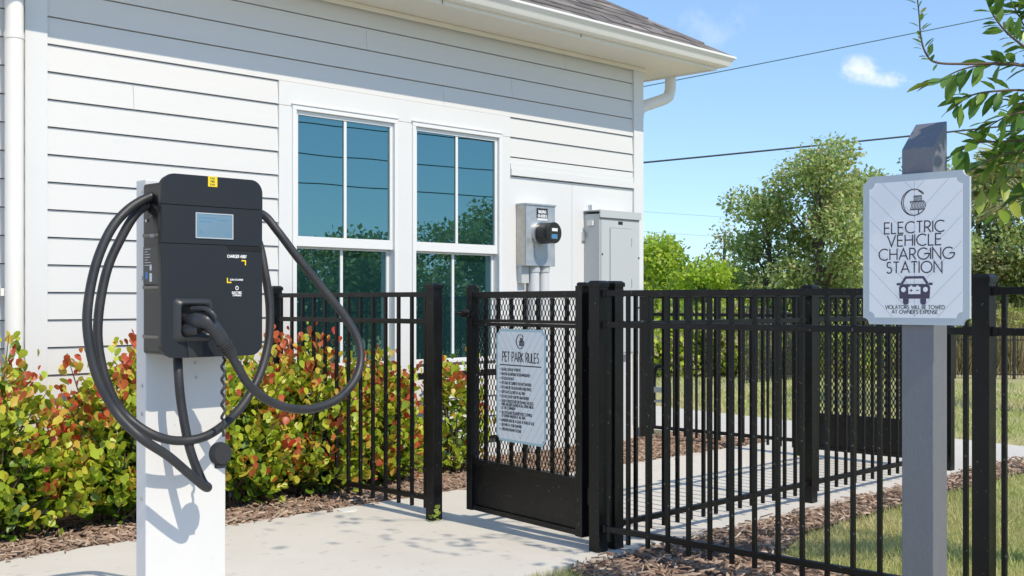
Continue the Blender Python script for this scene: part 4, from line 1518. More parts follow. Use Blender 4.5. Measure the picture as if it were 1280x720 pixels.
br = MB()
k0, k1 = on_y(284, 353, CY), on_y(306.5, 326, CY)
strip(br, [(k0.x, k0.z + .018), (k0.x, k0.z), (k0.x + .018, k0.z)], .005, ffn(.0012)); br.build('bracket', 'yellow', lco); br = MB(); strip(br, [(k1.x - .018, k1.z), (k1.x, k1.z), (k1.x, k1.z - .018)], .005, ffn(.0012))
br.build('bracket', 'yellow', lco)

# connector: head in the holster, bent handle, ribbed boot
hc = on_y(240, 403, CY)
conn_pts = [on_y(236, 404, CY + .03), on_y(240, 402, CY - .01), on_y(249, 400, CY - .050), on_y(259, 402, CY - .075), on_y(268, 411, CY - .085), on_y(277, 424, CY - .088), on_y(282, 432, CY - .088)]
cb = MB(); cb.tube(catmull(conn_pts, 6), [.034] * 7 + [.033] * 6 + [.031] * 6 + [.029] * 6 + [.028] * 6 + [.026] * 6, 16)
con = cb.build('connector', 'holster', cs_)
MB().tube([on_y(233, 412, CY + .03), on_y(236, 413, CY - .03), on_y(246, 412, CY - .045)], [.026, .026, .018], 14).build('connector_nose', 'black_plastic', con)
# release lever running over the handle
lv = MB(); lv.tube(catmull([on_y(240, 386, CY - .03), on_y(256, 386, CY - .085), on_y(267, 393, CY - .115), on_y(270, 400, CY - .118)], 5), [.010] * 10 + [.008] * 5 + [.004], 10); lv.build('release_lever', 'holster', con)
bt = MB()
b0, b1 = on_y(279.5, 428, CY - .088), on_y(290, 444, CY - .088)
for i in range(6):
    p = b0.lerp(b1, i / 6); q = b0.lerp(b1, (i + .62) / 6)
    bt.tube([p, q], .030 - .0012 * i, 14)
bt.tube([b0, b1], .023, 12)
bt.build('strain_relief', 'rubber', con)

# cables
CR = .0178
ym = PY - .085
def cable(pts, name='cable', r=CR, m='cable'):
    mb = MB(); mb.tube(catmull(pts, 9), r, 14); return mb.build(name, m, cs_)
# strand from under the cover, down, turned and up the left side over the hanger
A_ = [on_y(222, 440, PY - .10), on_y(223, 468, PY - .14), on_y(227, 508, PY - .14), on_y(237, 560, PY - .15), on_y(252, 600, PY - .17), on_y(259.5, 609, PY - .185), on_y(254, 607, PY - .20), on_y(236, 592, PY - .205), on_y(210, 570, PY - .205),
      on_y(176, 547, PY - .20), on_y(145, 515, PY - .13), on_y(121, 470, PY - .10), on_y(110, 420, PY - .08), on_y(110, 380, PY - .07), on_y(120, 330, PY - .06), on_y(138, 288, PY - .06), on_y(160, 262, PY - .06), on_y(185, 247, PY - .06),
      on_y(205, 243, PY - .05), on_y(235, 246, PY + .10), on_y(300, 262, PY + .10), on_y(322, 300, PY + .03), on_y(331, 340, PY - .01), on_y(337, 385, PY - .03), on_y(335, 430, PY - .05), on_y(322, 474, PY - .08),
      on_y(297, 514, PY - .10), on_y(262, 543, PY - .16), on_y(225, 551, PY - .155), on_y(190, 543, PY - .145), on_y(158, 520, PY - .08), on_y(137, 488, PY - .06), on_y(124, 440, PY - .04), on_y(123, 395, PY - .03), on_y(133, 340, PY - .02),
      on_y(150, 300, PY - .02), on_y(172, 265, PY - .03), on_y(200, 250, PY - .03), on_y(240, 250, PY + .13), on_y(300, 262, PY + .13), on_y(328, 268, PY + .04), on_y(347, 289, PY - .02), on_y(372, 322, PY - .06),
      on_y(405, 363, PY - .10), on_y(434, 400, PY - .14), on_y(450, 435, PY - .18), on_y(446, 470, PY - .21), on_y(420, 500, PY - .24), on_y(380, 512, PY - .26), on_y(340, 503, PY - .275), on_y(312, 482, PY - .279), on_y(297, 458, PY - .279), on_y(288, 442, PY - .279)]
cable(A_)
# hanger the loops rest on
hg = MB(); hg.tube([on_y(196, 252, PY - .02), on_y(183, 255, PY - .05), on_y(180, 246, PY - .06)], .008, 8); hg.build('cable_hanger', 'charger_side', cs_)
# protective cap on its curly lead
lead = []
for i in range(26):
    t = i / 25
    p = on_y(279 + .0 * t, 446 + 100 * t, PY - .25)
    lead.append(p + Vector((.007 * math.sin(i * 1.6), .004 * math.cos(i * 1.6), 0)) * (1.0 if i < 22 else .3))
cable(lead, 'cap_lead', .0055, 'rubber')
cpx = on_y(275.5, 567, PY - .25)
cp = MB()
dv = Vector((.12, -1, .05)).normalized()
cp.tube([cpx + dv * .018, cpx + dv * .002, cpx - dv * .016], [.040, .045, .043], 24)
cpo = cp.build('dust_cap', 'rubber', cs_)
MB().box((cpx.x - .022, cpx.y - .012, cpx.z - .056), (cpx.x + .022, cpx.y + .010, cpx.z - .038)).build('cap_tab', 'rubber', cpo, .003)



def resize(t, k, loc):
    for c in t.children_recursive:
        c.data.transform(Matrix.Scale(k, 4))
        for md in c.modifiers:
            md.width *= k
    t.location = loc


resize(cs_, .82, (2.025, 3.505, .2106))      # real size: cover 0.36 m wide, cable 29 mm thick

# ================================================================== SMALL GROUND THINGS
p = on_g(434, 638)
dc = MB()
dc.tube([(p.x, p.y, -.01), (p.x, p.y, .006)], .055, 24)
dco = dc.build('drain_cover', 'pvc')
tag(dco, 'small round white cleanout cover set in the concrete by the fence', 'drain cover')
p = on_g(287, 640)
st_ = thing('garden_stake_light', 'short black stake light standing in the mulch behind the pedestal', 'garden light', (p.x, p.y, 0))
MB().tube([(p.x, p.y, -.05), (p.x, p.y, .085)], .008, 8).build('stake', 'black_plastic', st_)
MB().tube([(p.x, p.y, .0855), (p.x, p.y, .12), (p.x, p.y, .128)], [.02, .022, .012], 10).build('head', 'black_plastic', st_)

# weed at the foot of the latch post
wd = []
wc, wa, wn, wsz = [], [], [], []
for i in range(13):
    a = random.uniform(0, 6.28)
    b0 = Vector((FXM - .04 + random.uniform(-.02, .02), 4.70 + random.uniform(-.03, .03), .0))
    wc.append(b0 + Vector((0, 0, random.uniform(0, .07)))); wa.append((math.cos(a), math.sin(a), random.uniform(.2, 1.2))); wn.append((0, 0, 1)); wsz.append(random.uniform(.02, .04))
me = scatter('weed', ROUND_T, ROUND_TRI, np.array([tuple(v) for v in wc]), np.array(wa), np.array(wn) + rng.normal(0, .2, (13, 3)), np.array(wsz), ['weed'])
tag(link('weed', me), 'tiny green weed sprouting at the foot of the latch post', 'weed')

# hoop rail standing beyond the back fence
hp = on_g(833, 545)
hx_ = 8.75
hoop = thing('bike_hoop', 'black tubular hoop rack standing behind the back fence by the building', 'rack', (hx_, 6.0, 0))
h0 = on_x(817, 535, hx_); h1 = on_x(836, 535, hx_)
zt_ = on_x(828, 458, hx_).z
mb = MB(); mb.tube(catmull([(hx_, h0.y, -.02), (hx_, h0.y, zt_ - .15), (hx_, h0.y - .03, zt_ - .02), (hx_, (h0.y + h1.y) / 2, zt_), (hx_, h1.y + .03, zt_ - .02), (hx_, h1.y, zt_ - .15), (hx_, h1.y, -.02)], 6), .022, 10)
mb.build('hoop', 'fence', hoop)
zl = on_x(830, 487, hx_).z
MB().box((hx_ - .02, h1.y - .02, zl - .03), (hx_ + .02, h0.y + .02, zl + .02)).build('cross_plate', 'steel', hoop, .003)
MB().tube([(hx_, h1.y, .25), (hx_, h0.y, .25)], .015, 8).build('cross_bar', 'steel', hoop)

# ================================================================== SHRUBS ALONG THE WALL
LEAF_G = leaf_mesh('leaf', ROUND_T, ROUND_F, None, 'shrub_green')
LEAF_SET = [LEAF_G] + [leaf_mesh('leaf', ROUND_T, ROUND_F, None, q) for q in ('shrub_red', 'shrub_deep', 'shrub_gold')]


def orient(loc, ax, nor, s):
    ax = Vector(ax).normalized(); nor = Vector(nor); nor = (nor - ax * nor.dot(ax)).normalized()
    b = nor.cross(ax)
    M = Matrix((ax, b, nor)).transposed().to_4x4()
    return Matrix.Translation(loc) @ M @ Matrix.Diagonal((s, s, s, 1))


def shrub(label, x, y, h, rx, ry, seed, red=.3, nst=95, solo=70):
    r = random.Random(seed)
    t = thing('coco_plum_shrub', label, 'shrub', (x, y, 0), 'red tipped shrubs along the wall')
    stems = MB()
    cen, ax, nor, sz, mi = [], [], [], [], []
    cand = []
    for i in range(nst):
        a = r.uniform(0, 2 * math.pi)
        el = math.asin(r.uniform(-.55, 1.0))
        rad = r.uniform(.66, 1.05) if r.random() < .8 else r.uniform(1.05, 1.22)
        tip = Vector((rx * rad * math.cos(el) * math.cos(a), ry * rad * math.cos(el) * math.sin(a), h * (.42 + .58 * math.sin(el) * rad)))
        tip.z = max(.10, tip.z)
        base = Vector((r.uniform(-.10, .10), r.uniform(-.08, .08), 0))
        midp = base.lerp(tip, .55) + Vector((0, 0, .10)) * (1 if el > .3 else .3)
        if i % 5 == 0:
            stems.tube([base, midp, tip], [.007, .005, .002], 5, False)
        d = (tip - midp).normalized()
        d = (d + Vector((0, 0, .55))).normalized()
        n = r.randint(18, 27)
        isred = r.random() < (red + .08) * (1.3 if el > .2 else .75)
        for k in range(n):
            f = k / n
            q = (midp.lerp(tip, f) if f > .2 else base.lerp(midp, .5 + 2.5 * f)) + Vector((r.gauss(0, .028), r.gauss(0, .028), r.gauss(0, .028)))
            ph = k * 2.4 + r.uniform(-.3, .3)
            o1 = d.orthogonal().normalized(); o2 = d.cross(o1)
            out = o1 * math.cos(ph) + o2 * math.sin(ph)
            av = out * (1.05 - .6 * f) + d * (.35 + .8 * f)
            nv = d * .8 - out * .5 + Vector((r.gauss(0, .3), r.gauss(0, .3), r.gauss(0, .3)))
            s = r.uniform(.036, .066) * (1.0 if f < .8 else .82)
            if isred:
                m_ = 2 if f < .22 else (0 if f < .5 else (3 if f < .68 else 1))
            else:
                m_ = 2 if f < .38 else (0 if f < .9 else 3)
            if r.random() < .16:
                m_ = r.choice((0, 0, 2, 3))
            outer = (q.x / rx) ** 2 + (q.y / ry) ** 2 + ((q.z - .42 * h) / (.58 * h)) ** 2
            if q.z < .03:
                continue
            cand.append((q, av, nv, s, m_, -q.y * 1.0 - q.x * .6 + q.z * .3 + (.3 if f > .6 else 0)))
    cand.sort(key=lambda c: -c[5])
    for i, (q, av, nv, s, m_, _) in enumerate(cand):
        if i < solo * 3 and i % 3 == 0:
            o = link('leaf', LEAF_SET[m_], t)
            o.matrix_local = orient(q, av, nv, s * 1.08)
        else:
            cen.append(tuple(q)); ax.append(tuple(av)); nor.append(tuple(nv)); sz.append(s); mi.append(m_)
    me = scatter('foliage', ROUND_T, ROUND_TRI, np.array(cen), np.array(ax), np.array(nor), np.array(sz), ['shrub_green', 'shrub_red', 'shrub_deep', 'shrub_gold'], np.array(mi), True)
    fo = link('foliage', me, t); fo['kind'] = 'stuff'
    for i in range(4):
        a = r.uniform(0, 6.28)
        stems.tube([Vector((0, 0, 0)), Vector((.1 * math.cos(a), .1 * math.sin(a), .18)), Vector((.24 * math.cos(a), .22 * math.sin(a), .40))], [.011, .008, .004], 6, False)
    me = stems.mesh('stems', 'twig'); link('stems', me, t)
    return t


SHRUBS = [('red tipped shrub cut by the frame, beside the downspout', 1.72, 5.80, .76, .38, .30, 1, .26),
          ('broad red tipped shrub between the downspout and the charger', 2.36, 5.83, .90, .40, .30, 2, .30),
          ('dense shrub standing just behind the charger pedestal', 3.02, 5.83, .96, .40, .31, 3, .34),
          ('tall red tipped shrub seen inside the charger cable loop', 3.68, 5.84, 1.00, .40, .31, 4, .36),
          ('red tipped shrub right against the picket fence', 4.26, 5.86, .98, .36, .30, 5, .36),
          ('shrub under the windows behind the fence pickets', 4.80, 5.92, .84, .34, .26, 6, .42),
          ('thin olive shrub seen between fence and gate', 5.50, 5.95, .78, .27, .22, 8, .30)]
for s in SHRUBS:
    shrub(*s, nst=(50 if 'thin' in s[0] else 185))
for (px, y_, lab) in ((795, 5.95, 'small seedling in the mulch near the breaker panel'),):
    pass

# ================================================================== TREES
def grow(r, base, top, rad, nl, spread, crown_z0, crown_z1, rx, clump):
    """Trunk and limbs; returns (mesh builder, list of clump centres with radius)."""
    mb = MB()
    tr_ = [base]
    n = 6
    for i in range(1, n + 1):
        f = i / n
        tr_.append(base.lerp(top, f) + Vector((r.uniform(-1, 1), r.uniform(-1, 1), 0)) * .05 * (top - base).length * math.sin(f * 3))
    mb.tube(tr_, [rad * (1 - .75 * i / n) for i in range(n + 1)], 8)
    cl_ = []
    Hh = top.z - base.z
    for i in range(nl):
        f = crown_z0 + (crown_z1 - crown_z0) * (i + r.random()) / nl
        k = min(n - 1, int(f * n)); st = tr_[k].lerp(tr_[k + 1], f * n - k)
        a = i * 2.4 + r.uniform(-.5, .5)
        ln = rx * (.55 + .55 * math.sin(math.pi * min(1, .18 + .8 * (f - crown_z0) / (1.02 - crown_z0)))) * r.uniform(.7, 1.12)
        e = st + Vector((math.cos(a) * ln, math.sin(a) * ln, Hh * r.uniform(.05, .26)))
        m_ = st.lerp(e, .5) + Vector((0, 0, .06 * Hh))
        rr = rad * (.5 - .3 * f)
        mb.tube([st, m_, e], [rr, rr * .6, rr * .25], 6, False)
        cl_.append((e, clump * r.uniform(.7, 1.2)))
        cl_.append((m_ + Vector((r.uniform(-.2, .2), r.uniform(-.2, .2), .1 * Hh * .5)), clump * r.uniform(.5, 1.0)))
        for j in range(3):
            b2 = a + r.uniform(-1.2, 1.2)
            e2 = st.lerp(e, r.uniform(.45, .85)) + Vector((math.cos(b2), math.sin(b2), r.uniform(.1, 1.0))) * ln * r.uniform(.3, .55)
            mb.tube([st.lerp(e, .5), e2], [rr * .4, rr * .15], 5, False)
            cl_.append((e2, clump * r.uniform(.5, 1.05)))
    cl_.append((top, clump))
    return mb, cl_


def crown_mesh(r, cl_, nleaf, leaf, mats, mixf, name='crown'):
    seeds = np.random.default_rng(r.randint(0, 10 ** 6))
    w = np.array([c[1] ** 2 for c in cl_]); w = w / w.sum()
    idx = seeds.choice(len(cl_), nleaf, p=w)
    cen = np.array([tuple(c[0]) for c in cl_])[idx]; rad = np.array([c[1] for c in cl_])[idx]
    d = seeds.normal(size=(nleaf, 3)); d /= np.linalg.norm(d, axis=1, keepdims=True)
    rr = rad * np.cbrt(seeds.uniform(.08, 1.0, nleaf)) * seeds.uniform(.75, 1.12, nleaf)
    P = cen + d * rr[:, None] * np.array([1.0, 1.0, .72])
    ax = seeds.normal(size=(nleaf, 3)) + d * .6 + np.array([0, 0, -.2])
    nor = seeds.normal(size=(nleaf, 3)) * .7 + np.array([0, 0, 1.0]) + d * .5
    mi = (seeds.random(nleaf) < mixf).astype(int)
    sz = leaf * seeds.uniform(.6, 1.3, nleaf)
    return scatter(name, DIAM_T, DIAM_F, P, ax, nor, sz, mats, mi)


def tree(label, px, d, top_y, rx_px, seed, mats, mixf=.3, nleaf=6000, leaf=.13, nl=11, clump=.5, z0=.28, base_z=None, name='broadleaf_tree', cat='tree', group='trees beyond the fences', pos=None, height=None, rx=None):
    r = random.Random(seed)
    if pos is None:
        b = on_d(px, HOR, d)
        bz = ground_z(b.x, b.y) - .1
        tz = on_d(px, top_y, d).z
        rx = rx_px / FPX * d
    else:
        b = Vector(pos); bz = ground_z(b.x, b.y) - .1; tz = bz + height
    t = thing(name, label, cat, (b.x, b.y, bz), group)
    hh = tz - bz
    mb, cl_ = grow(r, Vector((0, 0, 0)), Vector((r.uniform(-.05, .05) * hh, r.uniform(-.05, .05) * hh, hh * .9)), .022 * hh + .02, nl, 1.0, z0, .95, rx, clump)
    tr_o = link('trunk', mb.mesh('trunk', 'bark'), t)
    link('crown', crown_mesh(r, cl_, nleaf, leaf, mats, mixf), t)
    return t


G_, B_, D_, Y_ = 'tree_leaf', 'tree_leaf_bright', 'tree_leaf_dark', 'tree_leaf_dry'
tree('tall airy green tree rising above the fence beside the charging sign', 1030, 27, 184, 52, 11, [G_, Y_], .15, 15000, .11, 22, .60, .06)
tree('smaller rounded tree leaning out of the tall airy tree', 965, 28, 236, 44, 12, [G_, D_], .2, 9000, .11, 16, .55, .06)
tree('leafy tree half hidden behind the charging sign', 1072, 29, 215, 48, 13, [G_, D_], .25, 6500, .12, 15, .52, .12)
tree('bright lime green tree beside the building corner', 838, 30, 300, 36, 14, [B_, G_], .12, 9500, .12, 10, .55, .12)
tree('low bright green tree over the fence, next to the corner tree', 872, 27, 322, 26, 15, [B_, B_], .2, 6000, .11, 9, .45, .10)
tree('thin twiggy sapling standing between the lime and airy trees', 905, 33, 292, 20, 16, [D_, Y_], .4, 1100, .11, 9, .5, .3)
tree('yellowish green bush above the fence rail', 912, 30, 330, 24, 17, [G_, B_], .4, 5000, .11, 9, .45, .10)
tree('dark olive tree just past the edge of the sign', 1225, 39, 196, 40, 18, [D_, Y_], .4, 8500, .17, 18, .75, .08)
tree('dark tree cut by the frame, behind the palm fronds', 1290, 38, 220, 46, 19, [G_, D_], .45, 8500, .17, 18, .8, .08)
tree('dull green tree far behind the sign', 1150, 34, 205, 50, 20, [D_, G_], .4, 9000, .15, 13, .7, .12)
tree('dry brownish bush standing over the far fence', 1238, 38, 315, 30, 21, [Y_, D_], .4, 5500, .16, 9, .7, .08)
for i, (px, d, ty, rx_, ms, lab) in enumerate(((815, 36, 352, 40, [B_, Y_], 'low hedge bush behind the panel between corner and far gate'), (860, 37, 356, 40, [G_, Y_], 'low green hedge bush under the lime trees'),
                                               (905, 38, 352, 40, [G_, B_], 'low hedge bush below the yellowish bush'), (950, 36, 350, 42, [G_, Y_], 'low hedge bush below the rounded tree'),
                                               (1000, 37, 346, 44, [D_, Y_], 'dark low hedge bush under the tall airy tree'), (1050, 36, 346, 44, [G_, Y_], 'low hedge bush seen through the far gate mesh'),
                                               (1100, 37, 340, 44, [D_, G_], 'low hedge bush hidden mostly by the sign'), (1170, 39, 335, 44, [D_, Y_], 'low hedge bush beside the sign post'),
                                               (1215, 39, 352, 36, [G_, Y_], 'low green bush behind the corner of the sign'), (1262, 39, 345, 40, [Y_, G_], 'straw coloured low bush at the frame edge'))):
    tree(lab, px, d, ty, rx_, 40 + i, ms, .35, 7500, .15, 13, .62, .02, name='hedge_bush', cat='bush', group='low bushes behind the far fence')

for i, (px, d, ty, rx_, ms, lab) in enumerate(((822, 25, 392, 34, [B_, Y_], 'low sunlit bush nearest the building corner behind the back fence'), (868, 26, 388, 36, [B_, G_], 'low lime bush seen through the back fence pickets'),
                                               (915, 25, 392, 36, [Y_, B_], 'low straw green bush in front of the hedge'), (962, 27, 386, 36, [B_, Y_], 'low lime bush behind the slanting fence'),
                                               (1040, 26, 390, 40, [B_, Y_], 'low bush behind the mesh of the far gate'), (1095, 27, 384, 40, [G_, Y_], 'low bush behind the far gate near its hinge post'),
                                               (1210, 36.5, 398, 34, [Y_, G_], 'low dry bush over the far fence beside the post'), (1268, 36, 396, 36, [Y_, B_], 'low dry bush over the far fence at the frame edge'))):
    tree(lab, px, d, ty, rx_, 80 + i, ms, .4, 5200, .12, 12, .5, .0, name='hedge_bush', cat='bush', group='low sunlit bushes before the hedge')

# trees across the road: behind the camera, seen only mirrored in the windows
for i, (x, y, h, rx_) in enumerate(((16.8, -14.5, 1.9, 1.7), (19.3, -13.8, 2.2, 1.7), (22.4, -13.2, 2.9, 1.8), (26.2, -12.2, 4.2, 2.2), (29, -12, 4.6, 2.4), (13.5, -16.5, 2.3, 1.8), (10, -18, 2.2, 2.0), (33.5, -11, 4.6, 2.5))):
    lab = ['small tree mirrored in the first window', 'rounded tree mirrored at the edge of the first window', 'full tree mirrored in the second window', 'tall tree mirrored in the second window pane',
           'broad tree mirrored at the side of the second window', 'low bushy tree mirrored in the lower first window', 'low shrubby tree mirrored in the lower panes', 'tall tree mirrored farthest along the wall'][i]
    tree(lab, 0, 0, 0, 0, 60 + i, [G_, D_], .6, 9000, .17, 14, .8, .04, pos=(x, y, 0), height=h + .9, rx=rx_, group='trees across the road seen in the window glass')

# tall dry grass tufts by the far fence
P, S = [], []
for i in range(5200):
    px = random.choice([random.uniform(1195, 1290), random.uniform(815, 1010)])
    d = random.uniform(28, 34) if px < 1100 else random.uniform(33.5, 37)
    b = on_d(px, HOR, d)
    P.append((b.x, b.y, ground_z(b.x, b.y))); S.append(random.gammavariate(8, .155) * (.9 if px > 1100 else .7))
P = np.array(P); S = np.array(S); N = len(P)
T = np.array([[0, -.5, 0], [0, .5, 0], [.6, .3, .1], [1.0, 0, .3], [.6, -.3, .1]])
me = scatter('tall_dry_grass', T, np.array([[0, 1, 2], [0, 2, 4], [4, 2, 3]]), P, np.stack([rng.normal(0, .2, N), rng.normal(0, .2, N), np.ones(N)], 1), unit(N), np.stack([S, np.full(N, .035), S], 1), ['dry_grass'])
tag(link('tall_dry_grass', me), kind='stuff', label='tall straw coloured grass along the far fence')


# far fence on lower ground
def far_fence(label, a, b, n):
    t = thing('far_fence', label, 'fence', (a.x, a.y, ground_z(a.x, a.y)), 'far fence runs')
    for i in range(n):
        p, q = a.lerp(b, i / n), a.lerp(b, (i + 1) / n)
        zp = ground_z(p.x, p.y); zq = ground_z(q.x, q.y)
        for (h_, r_) in ((1.2, .02), (1.05, .017), (.12, .017)):
            MB().tube([(p.x, p.y, zp + h_), (q.x, q.y, zq + h_)], r_, 4, False, False).build('rail', 'fence_far', t)
        MB().tube([(p.x, p.y, zp - .1), (p.x, p.y, zp + 1.26)], .045, 4, True, False).build('post', 'fence_far', t)
        pk = MB()
        m = 17
        for k_ in range(1, m):
            u = p.lerp(q, k_ / m); zz = zp + (zq - zp) * k_ / m
            pk.tube([(u.x, u.y, zz + .05), (u.x, u.y, zz + 1.2)], .0115, 4, False, False)
        o = pk.build('pickets', 'fence_far', t); o['kind'] = 'stuff'
    return t


fa, fb = on_d(1120, HOR, 32), on_d(1420, HOR, 31)
far_fence('distant black picket fence along the bottom of the lawn', fa, fb, 4)
fa, fb = on_d(1006, HOR, 21.5), on_d(925, HOR, 17.5)
far_fence('black picket fence slanting away behind the far gate', fa, fb, 2)

# ---- palm at the frame edge
def palm(label, px, py, d):
    c = on_d(px, py, d)
    bz = ground_z(c.x, c.y) - .1
    t = thing('palm_tree', label, 'palm', (c.x, c.y, bz))
    r = random.Random(5)
    tk = MB(); tk.tube([(0, 0, 0), (.05, .03, (c.z - bz) * .5), (0, 0, c.z - bz)], [.14, .11, .10], 10)
    link('trunk', tk.mesh('trunk', 'bark'), t)
    for i in range(20):
        a = i * 2.4; e = r.uniform(-.5, 1.1); L = r.uniform(.75, 1.05)
        dv_ = Vector((math.cos(a) * math.cos(e), math.sin(a) * math.cos(e), math.sin(e)))
        s = Vector((0, 0, c.z - bz)); m_ = s + dv_ * L * .55 + Vector((0, 0, .1)); 
        fr = MB(); fr.tube([s, m_], [.014, .008], 5, False)
        sd = dv_.cross(Vector((0, 0, 1))); sd = sd.normalized() if sd.length > .01 else Vector((1, 0, 0))
        upv = sd.cross(dv_)
        for j in range(26):
            q = (j / 25 - .5) * 3.6
            ld = (dv_ * math.cos(q) + sd * math.sin(q)).normalized()
            ll = L * (.62 - .08 * abs(q)) * r.uniform(.85, 1.1)
            e2 = m_ + ld * ll + Vector((0, 0, -.10 * ll - r.uniform(0, .12)))
            w_ = (ld.cross(upv)).normalized() * .016
            md_ = m_.lerp(e2, .5) + Vector((0, 0, .05))
            fr.add([m_, md_ + w_, e2, md_ - w_], [(0, 1, 2, 3)])
        link('frond', fr.mesh('frond', 'palm_leaf'), t)
    return t


palm('fan palm with drooping straw tipped fronds at the frame edge', 1302, 258, 13)

# ================================================================== NEAR TREE WITH OVERHANGING BRANCHES
NEAR_A = leaf_mesh('leaf', LANCE_T, LANCE_F, LANCE_F3, 'near_leaf')
NEAR_B = leaf_mesh('leaf', LANCE_T, LANCE_F, LANCE_F3, 'near_leaf_young')


def near_tree():
    r = random.Random(23)
    bx, by = 5.55, .05
    t = thing('overhanging_tree', 'broadleaf tree whose leafy branches hang into the sky beside the sign', 'tree', (bx, by, -.05))
    o_ = Vector((bx, by, -.05))
    tk = MB()
    top = Vector((bx - .1, by + .1, 3.4))
    tpts = [Vector((bx, by, -.1)), Vector((bx + .03, by + .02, 1.0)), Vector((bx - .04, by + .05, 2.2)), top]
    tk.tube(tpts, [.075, .062, .052, .038], 12)
    tk.build('trunk', 'bark', t)
    # branches in frame, traced as paths with their own depth
    paths = [
        ([(1400, 60, 4.4), (1340, 66, 4.35), (1290, 82, 4.3), (1255, 79, 4.3), (1205, 80, 4.25), (1170, 78, 4.2), (1157, 66, 4.2), (1151, 45, 4.2), (1149, 20, 4.2), (1146, -8, 4.2)], 'thin'),
        ([(1400, 150, 4.4), (1330, 100, 4.35), (1290, 66, 4.3), (1258, 40, 4.3), (1238, 12, 4.3), (1228, -20, 4.3)], 'dense'),
        ([(1400, 60, 4.5), (1330, 30, 4.45), (1290, 12, 4.4), (1262, -15, 4.4)], 'dense'),
        ([(1400, 130, 4.5), (1330, 70, 4.5), (1290, 45, 4.45), (1268, 10, 4.4)], 'dense'),
        ([(1400, 110, 4.5), (1330, 60, 4.45), (1296, 40, 4.4), (1278, 5, 4.4)], 'dense'),
        ([(1400, 140, 4.45), (1330, 105, 4.4), (1290, 84, 4.35), (1245, 80, 4.3), (1205, 86, 4.3), (1166, 104, 4.3)], 'lance'),
        ([(1400, 170, 4.45), (1330, 130, 4.4), (1285, 114, 4.35), (1245, 114, 4.3), (1215, 119, 4.3), (1194, 133, 4.3)], 'lance'),
        ([(1400, 200, 4.45), (1335, 150, 4.4), (1295, 140, 4.35), (1262, 144, 4.3), (1236, 158, 4.3)], 'lance'),
        ([(1400, 230, 4.4), (1335, 185, 4.4), (1290, 176, 4.35), (1250, 177, 4.3), (1215, 180, 4.3), (1190, 198, 4.3)], 'lance2'),
        ([(1400, 240, 4.4), (1335, 195, 4.4), (1295, 188, 4.35), (1258, 192, 4.3), (1228, 204, 4.3)], 'lance2'),
        ([(1400, 250, 4.5), (1340, 215, 4.5), (1295, 208, 4.45), (1258, 204, 4.4), (1232, 212, 4.35)], 'young'),
        ([(1400, 270, 4.6), (1340, 235, 4.55), (1300, 226, 4.5), (1260, 222, 4.45), (1226, 236, 4.4)], 'young'),
        ([(1400, 290, 4.6), (1340, 252, 4.55), (1300, 245, 4.5), (1268, 248, 4.45), (1244, 268, 4.4)], 'young'),
        ([(1400, 160, 4.5), (1330, 125, 4.45), (1296, 125, 4.4), (1270, 130, 4.4)], 'lance'),
        ([(1400, 210, 4.5), (1330, 165, 4.45), (1296, 160, 4.4), (1268, 164, 4.4)], 'lance'),
    ]
    leaves = []
    for pts, kind in paths:
        W = catmull([on_d(*p) for p in pts], 7)
        rads = [.0055 * (1 - .85 * i / (len(W) - 1)) + .0012 for i in range(len(W))]
        root = Vector((bx - .03, by + .06, 1.9 + r.uniform(0, .9)))
        lb = MB(); lb.tube([root, root.lerp(W[0], .5) + Vector((0, 0, .1)), W[0]], [.022, .014, .006], 8); lb.tube(W, rads, 7)
        lb.build('branch', 'twig_green' if kind in ('young',) else 'twig', t)
        stem = [root, root.lerp(W[0], .5) + Vector((0, 0, .1)), W[0]] + W[1:12]
        for q in range(12):
            i_ = r.randint(1, len(stem) - 2)
            p = stem[i_].lerp(stem[i_ + 1], r.random())
            leaves.append((p, Vector((r.gauss(0, 1), r.gauss(0, 1), r.gauss(-.3, .5))), Vector((r.gauss(0, .4), r.gauss(0, .4), 1)), r.uniform(.06, .1), 0))
        n = len(W)
        step = {'thin': .020, 'dense': .0062, 'lance': .019, 'lance2': .021, 'young': .011}[kind]
        dist = 0.0
        for i in range(12, n - 1):
            seg = (W[i + 1] - W[i]); ln = seg.length
            d = seg.normalized()
            k_ = max(1, int(ln / step))
            for j in range(k_):
                p = W[i].lerp(W[i + 1], (j + r.random()) / k_)
                f = (i + j / k_) / n
                if kind == 'thin' and .30 < f < .52 and r.random() < .85:
                    continue
                o1 = d.orthogonal().normalized(); o2 = d.cross(o1)
                ph = r.uniform(0, 6.28)
                out = o1 * math.cos(ph) + o2 * math.sin(ph)
                if kind in ('lance', 'lance2', 'young'):
                    av = d * .7 + out * .8 + Vector((0, 0, -.35))
                    s = r.uniform(.07, .12)
                else:
                    av = d * .5 + out + Vector((0, 0, .15))
                    s = r.uniform(.025, .055) if kind == 'thin' else r.uniform(.04, .08)
                nv = Vector((0, 0, 1)) + out * .3 + Vector((r.gauss(0, .4), r.gauss(0, .4), 0))
                leaves.append((p + out * .004, av, nv, s, 1 if (kind == 'young' and r.random() < .8) or r.random() < .12 else 0))
        d = (W[-1] - W[-2]).normalized()
        leaves.append((W[-1], d, Vector((0, 0, 1)) + Vector((r.gauss(0, .3), r.gauss(0, .3), 0)), .07 if kind != 'thin' else .03, 0))
    r.shuffle(leaves)
    leaves.sort(key=lambda q: -(q[0].y - .5 * q[0].x > -.45))
    solo = leaves[:295]
    for (p, av, nv, s, m_) in solo:
        o = link('leaf', NEAR_B if m_ else NEAR_A, t)
        o.matrix_local = orient(p - o_, av, nv, s)
    rest = leaves[295:]
    # the crown above and outside the frame, which dapples the path and the post
    cl_ = []
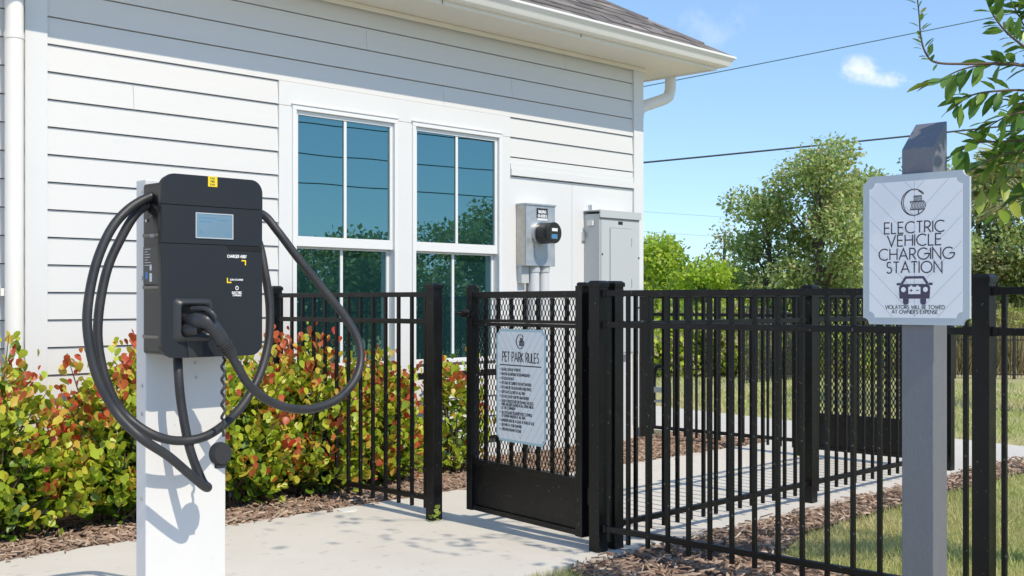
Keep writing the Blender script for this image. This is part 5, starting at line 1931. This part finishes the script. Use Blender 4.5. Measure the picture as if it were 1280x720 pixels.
    for i in range(6):
        a = r.uniform(0, 6.28); q = r.uniform(.2, 1.0)
        c = Vector((3.75 + .75 * q * math.cos(a), .95 + .7 * q * math.sin(a), 3.9 + r.uniform(-.5, .7)))
        if i == 0:
            c = Vector((3.75, 1.27, 2.33))
        if i == 1:
            c = Vector((3.74, 1.10, 2.45))
        cl_.append(c)
        lb = MB(); lb.tube([top - Vector((0, 0, r.uniform(0, .9))), top.lerp(c, .6) + Vector((0, 0, -.05)), c], [.014, .009, .003], 6, False)
        lb.build('branch', 'twig', t)
        for j in range(20 if i > 1 else 40):
            sp = .15 if i > 1 else .07
            p = c + Vector((r.gauss(0, sp), r.gauss(0, sp), r.gauss(0, sp * .8)))
            rest.append((p, Vector((r.gauss(0, 1), r.gauss(0, 1), r.gauss(0, .4))), Vector((r.gauss(0, .4), r.gauss(0, .4), 1)), r.uniform(.06, .1), 1 if r.random() < .2 else 0))
    cen = np.array([tuple(q[0] - o_) for q in rest]); ax = np.array([tuple(q[1]) for q in rest]); nor = np.array([tuple(q[2]) for q in rest])
    me = scatter('foliage', LANCE_T, LANCE_TRI, cen, ax, nor, np.array([q[3] for q in rest]), ['near_leaf', 'near_leaf_young'], np.array([q[4] for q in rest]), True)
    fo = link('foliage', me, t); fo['kind'] = 'stuff'


near_tree()

# ================================================================== WIRES IN THE SKY
def wire(label, a, b, sag, r_, m, group='overhead utility wires'):
    P = []
    for i in range(25):
        t = i / 24
        p = a.lerp(b, t); p.z -= sag * 4 * t * (1 - t)
        P.append(p)
    o = MB().tube(P, r_, 6, False).build('utility_wire', m)
    return tag(o, label, 'wire', group)


wire('thin green utility wire crossing the upper sky above the cloud', on_d(500, 166, 60), on_d(1800, -96, 60), .2, .026, 'wire_green')
wire('thick black utility wire stretched just above the tree tops', on_d(400, 240, 55), on_d(1900, 84, 55), .25, .045, 'wire')
wire('pale faint wire low in the sky near the building', on_d(500, 240, 90), on_d(1300, 292, 90), .3, .014, 'wire_pale')
wire('palest lowest wire near the lime green trees', on_d(500, 264, 90), on_d(1300, 318, 90), .3, .014, 'wire_pale')
# lines across the road mirrored in the window glass
for (h0_, h1_, y_, lab) in ((5.7, 6.3, -12, 'upper utility wire mirrored in the window glass'), (5.0, 5.4, -12, 'middle utility wire mirrored in the window glass'), (4.3, 4.6, -12, 'lowest utility wire mirrored in the window glass')):
    wire(lab, Vector((0, y_ - 1, h0_)), Vector((45, y_ + 2, h1_)), .3, .016, 'wire', 'wires across the road')
